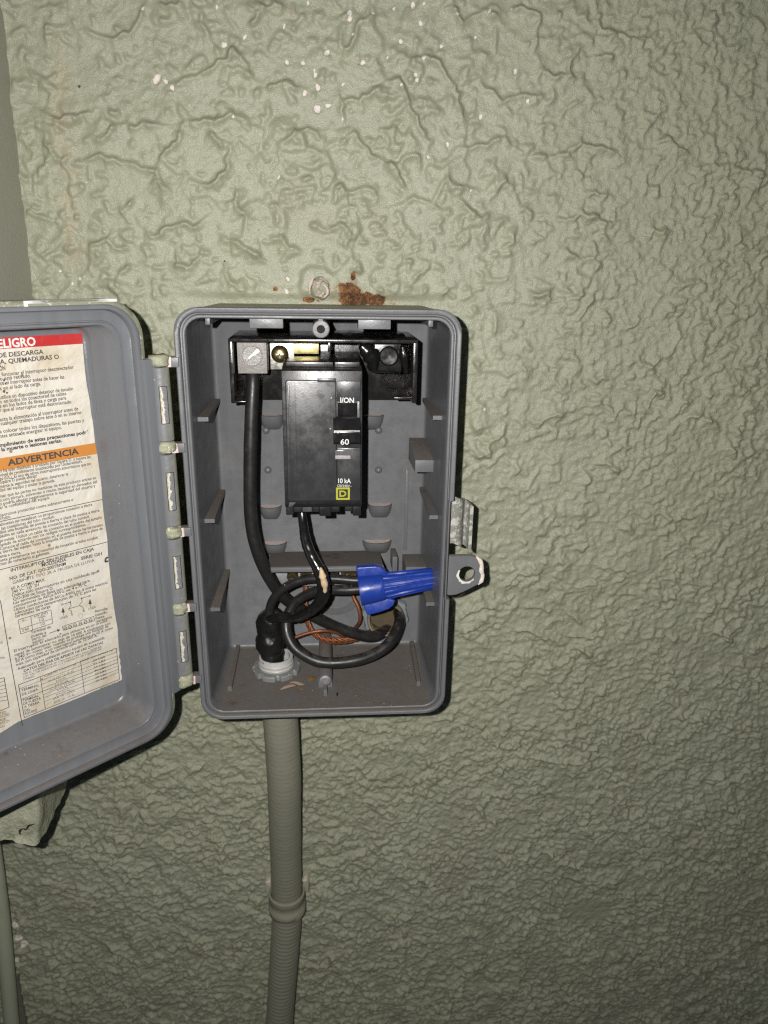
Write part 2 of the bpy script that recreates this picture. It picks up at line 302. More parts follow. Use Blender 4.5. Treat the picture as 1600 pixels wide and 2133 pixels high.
RIDGES = [[(175,60),(190,65),(215,75),(240,82),(265,70),(282,50),(300,20),(306,0)],[(395,0),(415,20),(420,40),(430,60),(442,80)],[(330,2),(350,15),(370,18),(375,0)],[(358,178),(380,165),(400,160),(415,159),(440,142),(450,128),(472,125),(482,108),(495,106),(505,125),(515,140),(524,165),(522,185)],[(530,210),(532,192),(542,188),(550,200)],[(555,198),(560,182),(575,175),(595,172),(612,179),(635,188)],[(195,285),(215,288),(235,272),(250,260),(265,258),(285,265),(300,258),(325,259),(345,260)],[(382,255),(400,255),(425,252),(450,250),(465,246),(480,240),(500,245),(525,250)],[(382,255),(375,285),(360,300),(345,320),(330,340)],[(160,345),(175,335),(190,328),(210,322),(230,328),(250,335),(270,340),(300,350),(320,355),(330,372),(345,390),(360,405)],[(435,275),(445,285),(458,295),(460,315)],[(372,372),(395,372),(415,380),(435,385),(452,375),(460,360),(470,358),(475,330),(480,300),(492,298),(502,312)],[(590,305),(605,285),(625,272),(645,268),(660,272),(670,295)],[(710,305),(715,288),(735,275),(745,280),(760,305),(780,325),(800,335)],[(715,260),(715,210),(730,205),(750,208),(775,190),(800,175)],[(715,120),(720,100),(735,80),(745,50),(765,40),(778,30),(780,10)],[(295,470),(305,485),(320,492),(335,480),(355,470),(380,465),(400,470),(415,470),(428,458)],[(190,515),(200,502),(220,498),(235,510),(250,515),(280,510)],[(455,480),(475,500),(500,505),(530,525),(555,542)],[(50,415),(75,425),(60,440),(95,450),(115,460),(135,482)],[(725,430),(728,405),(745,390),(760,388),(775,400),(790,408)],[(690,390),(710,380),(720,395),(715,415)],[(490,390),(492,415),(500,440),(510,450),(508,480)],[(460,545),(470,565),(485,585),(500,600)],[(692,470),(715,465),(730,480),(725,510),(735,535)],[(515,5),(535,25),(530,45),(515,50)],[(595,15),(575,10),(555,15),(525,2)],[(90,295),(110,315),(130,332),(145,358),(160,360)],[(95,45),(95,70),(115,75),(150,100)],[(425,505),(418,530),(395,555),(372,545),(368,525)],[(90,230),(105,235),(130,252),(150,240),(175,240),(185,255)],[(210,582),(240,582),(260,592)],[(250,430),(255,440),(280,412)],[(625,372),(645,368),(652,375)],[(555,505),(585,490),(600,510),(625,520)],[(830,110),(850,122),(880,118),(908,125),(925,145),(940,175),(955,200),(960,235),(970,258)],[(938,0),(950,25),(965,48),(985,30),(1010,25),(1030,32),(1045,50)],[(1060,22),(1080,20),(1105,20),(1125,32),(1125,48)],[(1160,50),(1170,25),(1190,0)],[(1105,120),(1115,100),(1120,82),(1140,85)],[(1120,170),(1130,150),(1155,160),(1182,155),(1190,130),(1208,108),(1218,120)],[(1230,120),(1250,118),(1280,115)],[(1235,80),(1245,55),(1268,68),(1280,70),(1305,78),(1330,85)],[(1330,105),(1345,85),(1375,65)],[(998,165),(1010,182),(1030,195),(1045,210),(1070,198),(1095,198),(1120,205),(1135,195)],[(955,305),(985,305),(1010,302),(1025,290),(1050,282),(1065,305),(1085,318)],[(1140,325),(1185,322),(1210,300),(1230,302),(1265,312),(1285,322)],[(825,340),(850,325),(865,320),(875,345)],[(800,340),(820,345),(835,370),(845,395)],[(820,430),(850,420),(860,408),(908,428),(920,395),(930,378),(950,385),(980,395),(1005,400)],[(965,415),(975,435),(1000,452),(1020,445)],[(1020,425),(1035,400),(1050,378),(1072,385)],[(1170,515),(1185,528),(1210,538),(1235,538),(1252,522)],[(1225,410),(1240,400),(1265,405)],[(1340,415),(1345,388),(1370,390),(1375,410)],[(1475,342),(1515,342),(1540,350),(1570,358),(1600,370)],[(1365,295),(1385,285),(1405,305),(1435,320)],[(1100,625),(1115,610),(1140,610),(1160,595),(1180,595),(1200,620)],[(1440,452),(1465,458),(1495,450)],[(1350,500),(1360,480),(1395,480)],[(840,540),(860,540),(855,555)],[(925,640),(922,612),(935,605),(950,625)],[(1150,450),(1170,455),(1195,455),(1210,445),(1235,452),(1265,465),(1280,460),(1285,435),(1300,425)],[(800,175),(830,165),(845,195),(860,230),(885,280),(890,305)],[(1040,515),(1065,500),(1072,480)],[(855,595),(890,560),(895,555)],[(1096,612),(1113,608),(1129,612),(1149,604)],[(1178,616),(1202,622),(1214,612),(1210,600)],[(1303,693),(1312,681),(1328,673),(1332,653)],[(1251,645),(1267,661),(1275,665)],[(1308,771),(1312,756),(1328,752),(1356,763),(1368,750),(1397,738),(1413,698),(1433,698)],[(1234,844),(1251,840),(1271,848),(1279,866),(1295,848),(1316,864),(1324,844),(1348,848),(1360,819),(1377,819),(1393,832),(1401,836)],[(1121,893),(1125,880),(1141,870),(1157,864),(1173,866)],[(974,905),(999,890),(1015,893),(1025,915),(1043,909),(1056,884)],[(1401,868),(1417,840),(1433,840)],[(1433,866),(1458,868),(1478,872),(1498,893)],[(1503,929),(1523,933),(1547,951),(1572,943)],[(1243,966),(1271,970),(1291,978)],[(1385,1071),(1409,1081),(1450,1075)],[(1478,1027),(1507,1037)],[(970,941),(995,951),(1017,951),(1019,921),(1003,913),(974,921)],[(1072,990),(1084,976),(1104,978)],[(1194,667),(1214,657),(1230,624),(1238,608)],[(1178,1276),(1194,1288),(1214,1300)],[(1178,1325),(1210,1323),(1251,1327)],[(1068,1313),(1104,1313),(1129,1325),(1169,1339)],[(1210,1357),(1234,1378),(1259,1386)],[(1320,1518),(1340,1536),(1360,1548)],[(1486,1313),(1511,1325),(1527,1337)],[(1243,1178),(1275,1183),(1324,1189)],[(1052,1219),(1072,1201),(1084,1223)],[(1084,1266),(1121,1264),(1149,1284)],[(1438,1491),(1462,1499),(1478,1512)],[(1202,1349),(1234,1369)],[(1113,1577),(1178,1589),(1243,1581)],[(950,1292),(974,1272),(1011,1260),(1035,1268)],[(950,1321),(974,1308),(1007,1313),(1019,1333)]]   # measured trowel marks
def build_wall():
    def axis(a, b, c, d, f, g):
        return np.concatenate([np.arange(a, b, g), np.arange(b, c, f), np.arange(c, d+g, g)])
    xs = axis(-340, -250, 372, 470, .72, 4.0); zs = axis(-700, -586, 156, 250, .72, 4.0)
    X, Z = np.meshgrid(xs, zs)
    def edges(n, thr):
        gz, gx = np.gradient(n, zs, xs); return (n-thr)/(np.sqrt(gx*gx+gz*gz)+.012)
    wx = X+5*fbm(X, Z, 26, 1, 3)+1.5*fbm(X, Z, 6, 5, 2); wz = Z+5*fbm(X, Z, 26, 9, 3)+1.5*fbm(X, Z, 6, 13, 2)
    fine = np.clip(sstep(X, 70, 215)*sstep(Z, -420, 60)+sstep(Z, -130, -330), 0, 1)        # sandier to the right and below
    H = 0.8*fbm(X, Z, 60, 21, 2)
    def layer(scale, thr, amp, seed, mscale, mthr, lip=.45, wd=.75):
        n = fbm(wx, wz*1.15, scale, seed, 2, .42); sd = edges(n, thr)
        mk = sstep(fbm(X, Z, mscale, seed+50, 2), mthr, mthr+.28)
        return mk*(amp*sstep(sd, -wd, wd)+1.25*lip*np.exp(-((sd-.7)/1.25)**2))
    coarse = 1-.6*fine
    H += coarse*layer(30, .12, 1.2, 31, 60, -.05, .25, .9)
    H += coarse*layer(20, .2, 1.1, 41, 45, .05, .25, .8)
    H += (1-.2*fine)*layer(12, .28, 1.3, 61, 38, .02, .4, .6)
    H += layer(7, .30, 1.2, 71, 26, -.04, .4, .5)
    xa = X*(1-.35*sstep(Z, -150, -350))
    def mounds(x_, z_, scale, seed, thr, k): n = fbm(x_, z_, scale, seed, 3, .45); return k*np.minimum(.03*np.log1p(np.exp((n-thr)/.03)), .42)
    xl = .6*X+.4*wx; sp = .75+.5*fbm(X, Z, 34, 83, 2)
    H += sp*(mounds(.55*xl+.1*xa, wz, 7.5, 81, .10, 0.9+1.25*fine)+mounds(.75*xl, wz, 4.4, 85, .08, .9+2.9*fine)+mounds(X*.85, Z, 2.6, 91, .05, .65+3.0*fine))
    H += .34*fbm(X, Z, 2.8, 95, 3, .6)*(.4+.8*fine)
    dots = fbm(X, Z, 4.5, 101, 1); H += (1-.5*fine)*1.2*sstep(dots, .48, .60)
    # the strongest trowel marks: steps that rise towards the middle of the wall
    jx = 1.3*fbm(X, Z, 6, 201, 3, .6); jz = 1.3*fbm(X, Z, 6, 211, 3, .6); amp = 4.6*(.8+.5*fbm(X, Z, 22, 221, 2))
    for line in RIDGES:
        pp = [P(px, py, WY) for px, py in line]; x_ = [p.x for p in pp]; z_ = [p.z for p in pp]; m = 13
        i0, i1 = np.searchsorted(zs, [min(z_)-m, max(z_)+m]); j0, j1 = np.searchsorted(xs, [min(x_)-m, max(x_)+m])
        xx = X[i0:i1, j0:j1]+jx[i0:i1, j0:j1]; zz = Z[i0:i1, j0:j1]+jz[i0:i1, j0:j1]; best = np.full(xx.shape, 1e9); sg = np.ones(xx.shape); end = np.ones(xx.shape); tot = len(pp)-1
        for k, (p, q_) in enumerate(zip(pp, pp[1:])):
            ex, ez = q_.x-p.x, q_.z-p.z; l2 = ex*ex+ez*ez+1e-6; t = np.clip(((xx-p.x)*ex+(zz-p.z)*ez)/l2, 0, 1)
            d = np.hypot(xx-p.x-ex*t, zz-p.z-ez*t); up_ = d < best
            nx_, nz_ = -ez, ex
            if nx_*(-17-p.x)+nz_*(-40-p.z) < 0: nx_, nz_ = -nx_, -nz_
            best = np.where(up_, d, best); sg = np.where(up_, np.sign((xx-p.x)*nx_+(zz-p.z)*nz_), sg); end = np.where(up_, np.minimum(1, 4*np.minimum((k+t)/tot, 1-(k+t)/tot)+.25), end)
        sd = best*sg; A = amp[i0:i1, j0:j1]*end
        H[i0:i1, j0:j1] += A*(.55*sstep(sd, -.75, .75)*np.exp(-np.maximum(sd-.5, 0)/4.2)*sstep(best, 13, 6)+.42*np.exp(-((sd-.4)/.95)**2))
    big = fbm(X, Z, 70, 111, 2); H += 1.6*fine*sstep(Z, -250, -330)*fbm(wx, wz, 15, 117, 2)*sstep(big, -.3, .2)
    marks = np.zeros(X.shape+(4,)); marks[..., 3] = 1
    cn1 = fbm(X, Z, 2.6, 301, 2); cn2 = fbm(X, Z, 2.6, 311, 2)
    for cx, cy, r in CHIPS:
        p = P(cx, cy, WY); rr = r*.165*(1.0 if cy < 1200 else 1.4)
        ax = rr*random.uniform(.5, .95); az = rr*random.uniform(.7, 1.25); an = random.uniform(-.7, .7); ca, sa = math.cos(an), math.sin(an)
        dx_ = (X-p.x)*ca+(Z-p.z)*sa+ax*.5*cn1; dz_ = -(X-p.x)*sa+(Z-p.z)*ca+az*.5*cn2
        d = np.sqrt((dx_/ax)**2+(dz_/az)**2); k = np.clip(1.35-d*.9, 0, 1.2)
        marks[..., 0] = np.maximum(marks[..., 0], k); H += -.9*sstep(d, 1.25, .8)+.4*np.exp(-((d-1.45)/.3)**2)
    rn1 = fbm(X, Z, 7, 401, 4, .65)
    for cx, cy, rx, rz in [(724, 614, 20, 19), (758, 626, 38, 11), (711, 598, 7, 13), (736, 576, 5, 6), (573, 602, 5, 4), (648, 625, 13, 5)]:
        p = P(cx, cy, WY); d = np.sqrt(((X-p.x)/(rx*.27))**2+((Z-p.z)/(rz*.27))**2)+.55*rn1; marks[..., 1] = np.maximum(marks[..., 1], np.clip(1.5-d*.75, 0, 1))
    pts = [P(a, b, WY) for a, b in [(112, 40), (125, 130), (128, 220), (135, 320), (148, 420), (158, 560)]]
    for a, b in zip(pts, pts[1:]):
        t = np.clip(((Z-a.z)/(b.z-a.z)), 0, 1); on = (Z <= max(a.z, b.z)) & (Z >= min(a.z, b.z)); cxx = a.x+(b.x-a.x)*t
        marks[..., 2] = np.maximum(marks[..., 2], on*np.exp(-((X-cxx)/5.0)**2)*.38)
    for cx, cy, r in [(405, 1613, 3), (600, 30, 4)]:
        p = P(cx, cy, WY); marks[..., 2] = np.maximum(marks[..., 2], np.exp(-((X-p.x)**2+(Z-p.z)**2)/(r*.5)**2))
    # caulk and paint built up along the top of the enclosure, and the patch of render beside the pipe below it
    H += 3.0*sstep(np.abs(X), 66, 50)*np.exp(-((Z-1)/4.0)**2)
    for cx, cz, rx, rz, h in ((-.8, 7, 10.5, 11.5, 3.0), (12.5, 9, 6.5, 8.0, 2.0)):
        d = np.sqrt(((X-cx)/rx)**2+((Z-cz)/rz)**2)+.13*fbm(X, Z, 6, 411, 2); k = sstep(d, 1.1, .8); H = H*(1-.6*k)+h*k*(1-.25*d)
    H -= 1.5*sstep(np.sqrt((X+.4)**2+(Z-6.4)**2), 6, 4.5)
    c = P(800, 1580, WY); d = np.sqrt(((X-c.x)/20)**2+((Z-c.z)/17)**2)+.25*fbm(X, Z, 9, 141, 2); H += 1.1*sstep(d, 1.05, .92)*sstep(d, .0, .8)
    c = P(1230, 1895, WY); d = np.sqrt(((X-c.x)/20)**2+((Z-c.z)/12)**2)+.3*fbm(X, Z, 10, 151, 2); s = .75*sstep(d, 1.1, .7); H = H*(1-s)+s*.3*fbm(X, Z, 12, 5, 2)
    s = sstep(np.abs(X), 80, 66)*sstep(Z, -222, -212)*sstep(Z, 6, 0); H = H*(1-.85*s)-1.5*s
    for _ in range(1):
        H[1:-1] = .25*H[:-2]+.5*H[1:-1]+.25*H[2:]; H[:, 1:-1] = .25*H[:, :-2]+.5*H[:, 1:-1]+.25*H[:, 2:]
    fine_out = fine
    ny, nx = X.shape; V = np.stack([X, WY-H, Z], -1).reshape(-1, 3)*MM
    idx = np.arange(ny*nx).reshape(ny, nx); q = np.stack([idx[:-1, :-1], idx[:-1, 1:], idx[1:, 1:], idx[1:, :-1]], -1).reshape(-1, 4)
    me = bpy.data.meshes.new('wall'); me.vertices.add(len(V)); me.vertices.foreach_set('co', V.ravel())
    me.loops.add(q.size); me.loops.foreach_set('vertex_index', q.ravel()); me.polygons.add(len(q))
    me.polygons.foreach_set('loop_start', np.arange(0, q.size, 4)); me.polygons.foreach_set('use_smooth', np.ones(len(q), bool)); me.update(calc_edges=True)
    a = me.color_attributes.new('marks', 'FLOAT_COLOR', 'POINT'); a.data.foreach_set('color', marks.reshape(-1, 4).ravel())
    a = me.attributes.new('fine', 'FLOAT', 'POINT'); a.data.foreach_set('value', fine_out.ravel().astype(np.float32))
    me.materials.append(M['wall']); o = bpy.data.objects.new('wall', me); COL.objects.link(o)
    o['kind'] = 'structure'; o['label'] = 'green painted stucco wall with rough trowelled texture and small white paint chips'
build_wall()
# ------------------------------------------------------------------ projecting stucco band at the left
def build_band():
    mb = MB(); zb = -273.5; zs = [250-3*i for i in range(int((250-zb)/3))]
    def jx(z): return -147-.027*(134-z) if z > 0 else -150.6-.004*(-z)
    rings = []
    for z in zs+[zb, zb-.4]:
        low = max(0, min(1, (-150-z)/60)); j = jx(z); tip = max(0, min(1, (-235-z)/38))
        f = -18; c = j+4.5*low*(1-tip*tip)
        sec = [(-320, 74)] + [(-320+10*k, f) for k in range(13)] + [(c-46+2.0*k, f) for k in range(22)] + [(c-1.6, f+.1), (c-.5, f+.8), (c, f+2)] + [(c+(j-c)*k/34, f+2+(78-f)*k/34) for k in range(1, 35)]
        pr = []
        for x, y in sec:
            a = low*1.8+.1; v = Vector((x, y, z)); n1 = mn.noise(v*.1); n2 = mn.noise(v*.26+Vector((9, 0, 0))); n3 = mn.noise(v*.6); front = y < f+1.5
            d = a*(n1*1.2+n2*1.0+n3*.5)+low*1.4*max(0, mn.noise(v*.16+Vector((3, 5, 1)))-.25)*(1 if front else .2)
            zz = z
            if z < zb+4: zz = z+low*(1.1*mn.noise(Vector((x*.2, y*.12, 3.3)))+4.2*max(0, min(1, (-153-x)/9)))
            pr.append(Vector((x+d*(.55 if not front else .15), y-d*(1 if front else .15), zz)))
        rings.append(pr)
    mb.loft(rings, 0, False, True, closed=True)
    o = obj('stucco_band', mb, M['trimgrey'], base=(-200, 74, -273), label='deep grey green stucco band down the left edge ending in a broken lumpy lower end', cat='wall trim', smooth=60)
    c = MB(); pts = [(42, 1738), (41, 1731), (48, 1726), (54, 1728), (60, 1720), (67, 1718), (73, 1716)]
    c.tube([P(a, b, -19.6) for a, b in pts], [.25, .6, .4, .28, .5, .35, .12], 6, step=.6, fn=lambda L, a, p: 1+.5*mn.noise(p*1.5))
    obj('crack', c, M['dark'], o)
build_band()
# ------------------------------------------------------------------ ring generator for the tub and the lid
def ring(il, ir, it, ib, r, fn, W2=65.0, zt=0.0, zb=-212.6, n=7, notch=None):
    x0, x1, z1, z0 = -W2+il, W2-ir, zt-it, zb+ib; pts = []
    def arc(cx, cz, a0):
        for k in range(n):
            a = math.radians(a0+90*k/(n-1)); pts.append((cx+r*math.cos(a), cz+r*math.sin(a)))
    arc(x1-r, z1-r, 90) if False else None
    for (cx, cz, a0) in ((x1-r, z1-r, 0), (x0+r, z1-r, 90), (x0+r, z0+r, 180), (x1-r, z0+r, 270)): arc(cx, cz, a0)
    for z in (-144.6, -144.2, -91.4, -91.0):
        dx = notch if (notch and z in (-144.2, -91.4)) else 0
        pts.append((x1-dx, z))
    return [fn(x, z) for x, z in pts]
box = thing('breaker_box', 'open grey plastic breaker enclosure with its hinged door swung left on the stucco wall', 'electrical box', (0, 73, -212.6))
def build_tub():
    mb = MB()
    #      y     inset l,r,top,bot  radius notch  material of the band that follows
    S = [(72.5, 2.4, 2.4, 2.0, 2.4, 9.0, 0, 1), (4.5, 1.0, 1.0, .9, .9, 10.2, 0, 1), (4.0, .2, .2, .1, .1, 11, 1.4, 0), (.5, .0, .0, .0, .0, 11, 1.6, 0), (0, .45, .45, .45, .45, 10.8, 1.6, 0), (0, 1.95, 1.95, 2.0, 1.9, 9.5, .6, 0), (.3, 2.25, 2.25, 2.3, 2.2, 9.3, .4, 0), (2.6, 2.5, 2.5, 2.6, 2.4, 9.1, .3, 0), (2.7, 3.1, 3.1, 3.1, 3.1, 8.7, 0, 0),
         (1.0, 3.3, 3.3, 3.3, 3.4, 8.6, 0, 0), (.7, 3.6, 3.6, 3.6, 3.7, 8.4, 0, 0), (.7, 4.5, 4.5, 4.5, 4.5, 7.8, 0, 0), (1.0, 4.8, 4.8, 4.8, 4.8, 7.6, 0, 0), (6, 5.0, 5.0, 5.0, 4.6, 7.0, 0, 0), (68, 5.9, 5.9, 5.4, 4.55, 4.0, 0, 0), (69.6, 6.3, 6.3, 5.8, 5.0, 3.4, 0, 0), (70.4, 7.2, 7.2, 6.6, 6.0, 2.6, 0, 0)]
    rings = [ring(l, r, t, b, rad, lambda x, z, y=y: Vector((x, y, z)), notch=nt) for y, l, r, t, b, rad, nt, _ in S]
    mb.loft(rings, [s[7] for s in S[:-1]], True, True)
    mb.m[-2] = 1; mb.m[-1] = 0
    o = obj('tub', mb, [M['grey'], M['paint_box']], box, smooth=45)
    b = o.modifiers.new('holes', 'BOOLEAN') if False else None
    return o
tub = build_tub()
def part(name, mb, mat, parent=box, **k): return obj(name, mb, mat, parent, **k)
# rails on the side walls and on the floor
for i, zc in enumerate((-53.8, -106.2, -156)):
    for sx in (-1, 1):
        x = 60.4 if sx > 0 else -60.4
        zz = zc + (.7 if sx > 0 else 0); wd = (5.0 if sx > 0 else 5.6)
        mb = MB(); y0 = 17.4
        rings = []
        for y, e in ((y0, .0), (69.5, .6)):
            xa, xb = (x-wd+e*2, x+.5) if sx > 0 else (x-.5, x+wd-e*2)
            rings.append([Vector((xa, y, zz-1.0)), Vector((xb, y, zz-1.0)), Vector((xb, y, zz+1.1)), Vector((xa, y, zz+1.1))])
        mb.loft(rings, 0, True, True); part('rail', mb, M['shelf'] if True else M['grey'])
for x0, x1, xa, xb in ((-53.8, -51.7, -54.6, -52.2), (52.1, 54.2, 53.2, 55.9)):
    mb = MB(); mb.loft([[Vector((x0, 20.8, -209)), Vector((x1, 20.8, -209)), Vector((x1, 20.8, -205.0)), Vector((x0, 20.8, -205.0))], [Vector((xa, 69, -209)), Vector((xb, 69, -209)), Vector((xb, 69, -205.4)), Vector((xa, 69, -205.4))]], 0, True, True)
    part('floor_rail', mb, M['shelf'])
# tabs under the top edge
for x0, x1 in ((-31.9, -16.7), (17.5, 32.6)):
    part('tab', MB().box(x0, x1, 6, 14, -9.45, -3.5, .4), M['grey'])
for x0, x1 in ((-51.7, -49.6), (50.1, 52.3)):
    part('corner_tab', MB().box(x0, x1, 6, 40, -8.1, -4, .3), M['grey'])
# screw posts
def post(name, c, y0, y1, r, zfix):
    mb = MB(); mb.lathe([(r*.55, y0-.1), (r*.9, y0), (r, y0+.4), (r*1.06, y1)], (c[0], 0, c[1]), (0, 1, 0), 30); return mb
mb = post('post', (.45, -9.3), 2, 70, 4.0, 0); mb.box(-.6, 1.5, 2.2, 30, -7, -3.5, .2)
o = part('screw_post', mb, M['grey'])
mb = MB(); mb.lathe([(1.9, 1.85), (1.7, 1.8), (1.1, 2.2), (.1, 2.3)], (.45, 0, -9.3), (0, 1, 0), 20); part('screw_hole', mb, M['hole'], o)
mb = MB(); mb.lathe([(2.6, 18.4), (3.3, 18.6), (3.6, 19.4), (3.9, 70)], (.4, 0, -201.2), (0, 1, 0), 26); mb.box(-3.5, 4.3, 22, 70, -209, -201.5, .2); mb.box(-.6, 1.4, 13, 26, -209, -204.2, .3)
o = part('floor_post', mb, M['shelf'])
mb = MB(); mb.lathe([(3.2, 18.5), (3.1, 17.2), (1.9, 16.8), (1.7, 17.6), (.1, 17.7)], (.3, 0, -200.8), (0, 1, 0), 24); part('screw', mb, M['zinc'], o)
# relief on the back panel
for a, b in ((554, 897), (789, 897), (558, 980), (789, 980)):
    p = P(a, b, 69.2); mb = MB(); mb.lathe([(2.15, 0), (2.0, .8), (1.5, 1.6), (.8, 2.05), (.05, 2.2)], (p.x, 70.6, p.z), (0, -1, 0), 20, cap=False); part('dimple', mb, M['grey'])
for xc, zt, w in ((-30.6, -115.2, 6.6), (33.4, -114.8, 7.2), (-29, -138, 7.4), (32, -137.8, 8.8), (-28, -61.6, 7.0), (28, -61.8, 7.0)):
    mb = MB(); rings = []; n = 14
    for k, (q, dz) in enumerate(((1, 0), (.98, -1.0), (.86, -3.4), (.6, -6), (.25, -8), (.02, -8.8))):
        rings.append([Vector((xc+w*math.cos(a)*(.55+.45*q), 70.6-7.0*q*math.sin(a), zt+dz)) for a in [math.pi*i/n for i in range(n+1)]])
    mb.loft(rings, 0, False, False, closed=False)
    t = [Vector((xc+w*.9*math.cos(a), 70.6-6.2*math.sin(a), zt-.05)) for a in [math.pi*i/n for i in range(n+1)]]
    mb.loft([rings[0], t], 0, closed=False)
    mb.loft([t, [p+Vector((0, 0, -1.6)) for p in t]], 0, closed=False)
    o = part('scoop', mb, M['grey'])
    mb = MB(); mb.add([p+Vector((0, (70.6-p.y)*.02, .12)) for p in t], [tuple(range(n+1))]); part('scoop_opening', mb, M['pink'], o)
mb = MB(); mb.prism([(70.6, -75.2), (37.8, -80.2), (37.8, -86.8), (70.6, -88)], 49.7, 61, lambda v: Vector((v[2], v[0], v[1])), .3); part('stop_block', mb, M['grey'])
mb = MB(); mb.box(48.2, 50.1, 69.6, 71, -144.5, -94, .3); part('seam_rib', mb, M['grey'])
mb = MB(); mb.prism([(70.6, -144.6), (69, -144.2), (33, -138.6), (32, -139.4), (32, -141.5), (70.6, -150)], -31.3, 33.2, lambda v: Vector((v[2], v[0], v[1])), .3); part('shelf', mb, M['shelf'])
mb = MB(); mb.box(40.2, 43.2, 56, 71, -152.5, -143.2, .3); mb.box(47.5, 60, 50, 71, -157, -147.2, .3); part('side_lugs', mb, M['grey'])
# embossed ring of a knockout behind the cables
mb = MB(); mb.lathe([(17, 0), (16.4, .9), (13.2, .9), (12.6, 0)], (7, 70.5, -170), (0, -1, 0), 40, cap=False); part('knockout_ring', mb, M['grey'])
# hole of the mounting ear above the enclosure, half closed with paint
mb = MB(); mb.lathe([(5.9, 3), (5.6, .3), (5.0, -.3), (4.5, .3), (4.3, 1.4), (2, 1.5), (.1, 1.3)], (-.4, 70.2, 6.4), (0, 1, 0), 30, fn=lambda k, t: 1+.07*math.sin(3*t+k)+.05*math.sin(7*t)); mb.v = [(x+.4*nz(x, y, z, .5), y+.5*nz(z, x, y, .4), z+.4*nz(y, z, x, .5)) for x, y, z in mb.v]
o = part('mounting_ear', mb, m_paint('ear_paint', .52, (.25, .25, .18), (.44, .36, .32), True, 330, 1.0), smooth=70)
for pts, rr in (([P(653, 578, 70), P(648, 588, 69.4), P(645, 600, 69.4), P(646, 612, 70)], [.4, 1.0, .7, .3]), ([P(672, 592, 70), P(681, 600, 69.6), P(682, 612, 69.6), P(674, 620, 70)], [.3, .8, .7, .3])):
    mb = MB(); mb.tube(pts, rr, 8, fn=lambda L, a, p: 1+.5*mn.noise(p*1.2)); part('paint_chip', mb, M['pink'], o)
scrape = m_paint('scraped_primer', .5, (.50, .43, .38), (.66, .60, .56), sc=500)
for xa, xb, y0_, wd in ((-58, -30, 4.6, 1.6), (-27, -12, 9, 2.2), (-9, 3, 6, 3.0), (24, 33, 12, 2.0), (-50, -38, 14, 1.4)):
    a = []; b = []; n = 24; mb = MB()
    for k in range(n+1):
        x = xa+(xb-xa)*k/n; e = math.sin(math.pi*k/n)**.5; a.append(Vector((x, y0_+1.2*nz(x, 1, y0_, .6), .18-.012*y0_))); b.append(Vector((x, y0_+e*(wd+1.8*nz(x, 5, y0_, .5)), .2-.012*y0_)))
    mb.loft([a, b], 0, closed=False); part('scraped_paint', mb, scrape)
# latch clip and padlock hasp on the right edge
def sheet(prof, t, z0, z1, slope=0.0):
    mb = MB(); out = []; inn = []
    pr, _ = spline([Vector((a, b, 0)) for a, b in prof], 1, .7)
    for i, p in enumerate(pr):
        d = (pr[min(i+1, len(pr)-1)]-pr[max(i-1, 0)]).normalized(); nn = Vector((-d.y, d.x, 0)); out.append(p+nn*t/2); inn.append(p-nn*t/2)
    poly = out+inn[::-1]
    rs = []
    for z, e in ((z1, 0), (z1-.4, 1), (z0+.4, 1), (z0, 0)):
        rs.append([Vector((p.x, p.y, z-slope*max(0, (p.x-67))/8)) for p in poly])
    mb.loft(rs, 0, True, True); return mb
part('latch_clip', sheet([(62.5, 9), (64.5, 9), (68, 9.3), (70.3, 10.8), (71.6, 14), (72.8, 17.5), (74.6, 18.2), (76.2, 16), (76.6, 12.5)], 1.7, -116.5, -91.6, 5.0), m_paint('worn_latch_paint', .50, (.20, .20, .175), (.42, .42, .38), sc=330))
def circle_hole(poly, c, r, n=28):
    """outline with a hole bridged into it"""
    h = [(c[0]+r*math.cos(-2*math.pi*k/n), c[1]+r*math.sin(-2*math.pi*k/n)) for k in range(n)]; return h
def plate_hole(poly, c, r, y0, y1, n=48):
    """plate as radial loft: outline sampled by angle round the hole centre"""
    mb = MB(); outer = []
    m = len(poly)
    for k in range(n):
        a = 2*math.pi*k/n; d = (math.cos(a), math.sin(a)); best = 1e9
        for i in range(m):
            (x1, z1), (x2, z2) = poly[i], poly[(i+1) % m]; ex, ez = x2-x1, z2-z1; den = d[0]*ez-d[1]*ex
            if abs(den) < 1e-9: continue
            t = ((x1-c[0])*ez-(z1-c[1])*ex)/den; u = ((x1-c[0])*d[1]-(z1-c[1])*d[0])/den
            if t > 0 and -1e-6 <= u <= 1+1e-6: best = min(best, t)
        outer.append((c[0]+d[0]*best, c[1]+d[1]*best))
    inner = [(c[0]+r*math.cos(2*math.pi*k/n), c[1]+r*math.sin(2*math.pi*k/n)) for k in range(n)]
    def sh(l, q): return [(c[0]+(x-c[0])*q, c[1]+(z-c[1])*q) for x, z in l]
    R = [[Vector((x, y, z)) for x, z in l] for l, y in ((inner, y1), (inner, y0+.4), (sh(inner, 1.06), y0), (sh(outer, .975), y0), (outer, y0+.4), (outer, y1), (inner, y1))]
    mb.loft(R, 0); return mb
hy = 5.0
hp = [(v.x, v.z) for v in (P(a, b, hy) for a, b in ((928, 1159), (960, 1158), (984, 1158), (994, 1162), (1001, 1170), (1004, 1182), (1005, 1200), (1003, 1210), (997, 1217), (985, 1223), (968, 1232), (948, 1240), (928, 1241)))]
hc = P(972.5, 1196, hy)
o = part('padlock_hasp', plate_hole(hp, (hc.x, hc.z), 4.2, hy, hy+2.6), M['grey'])
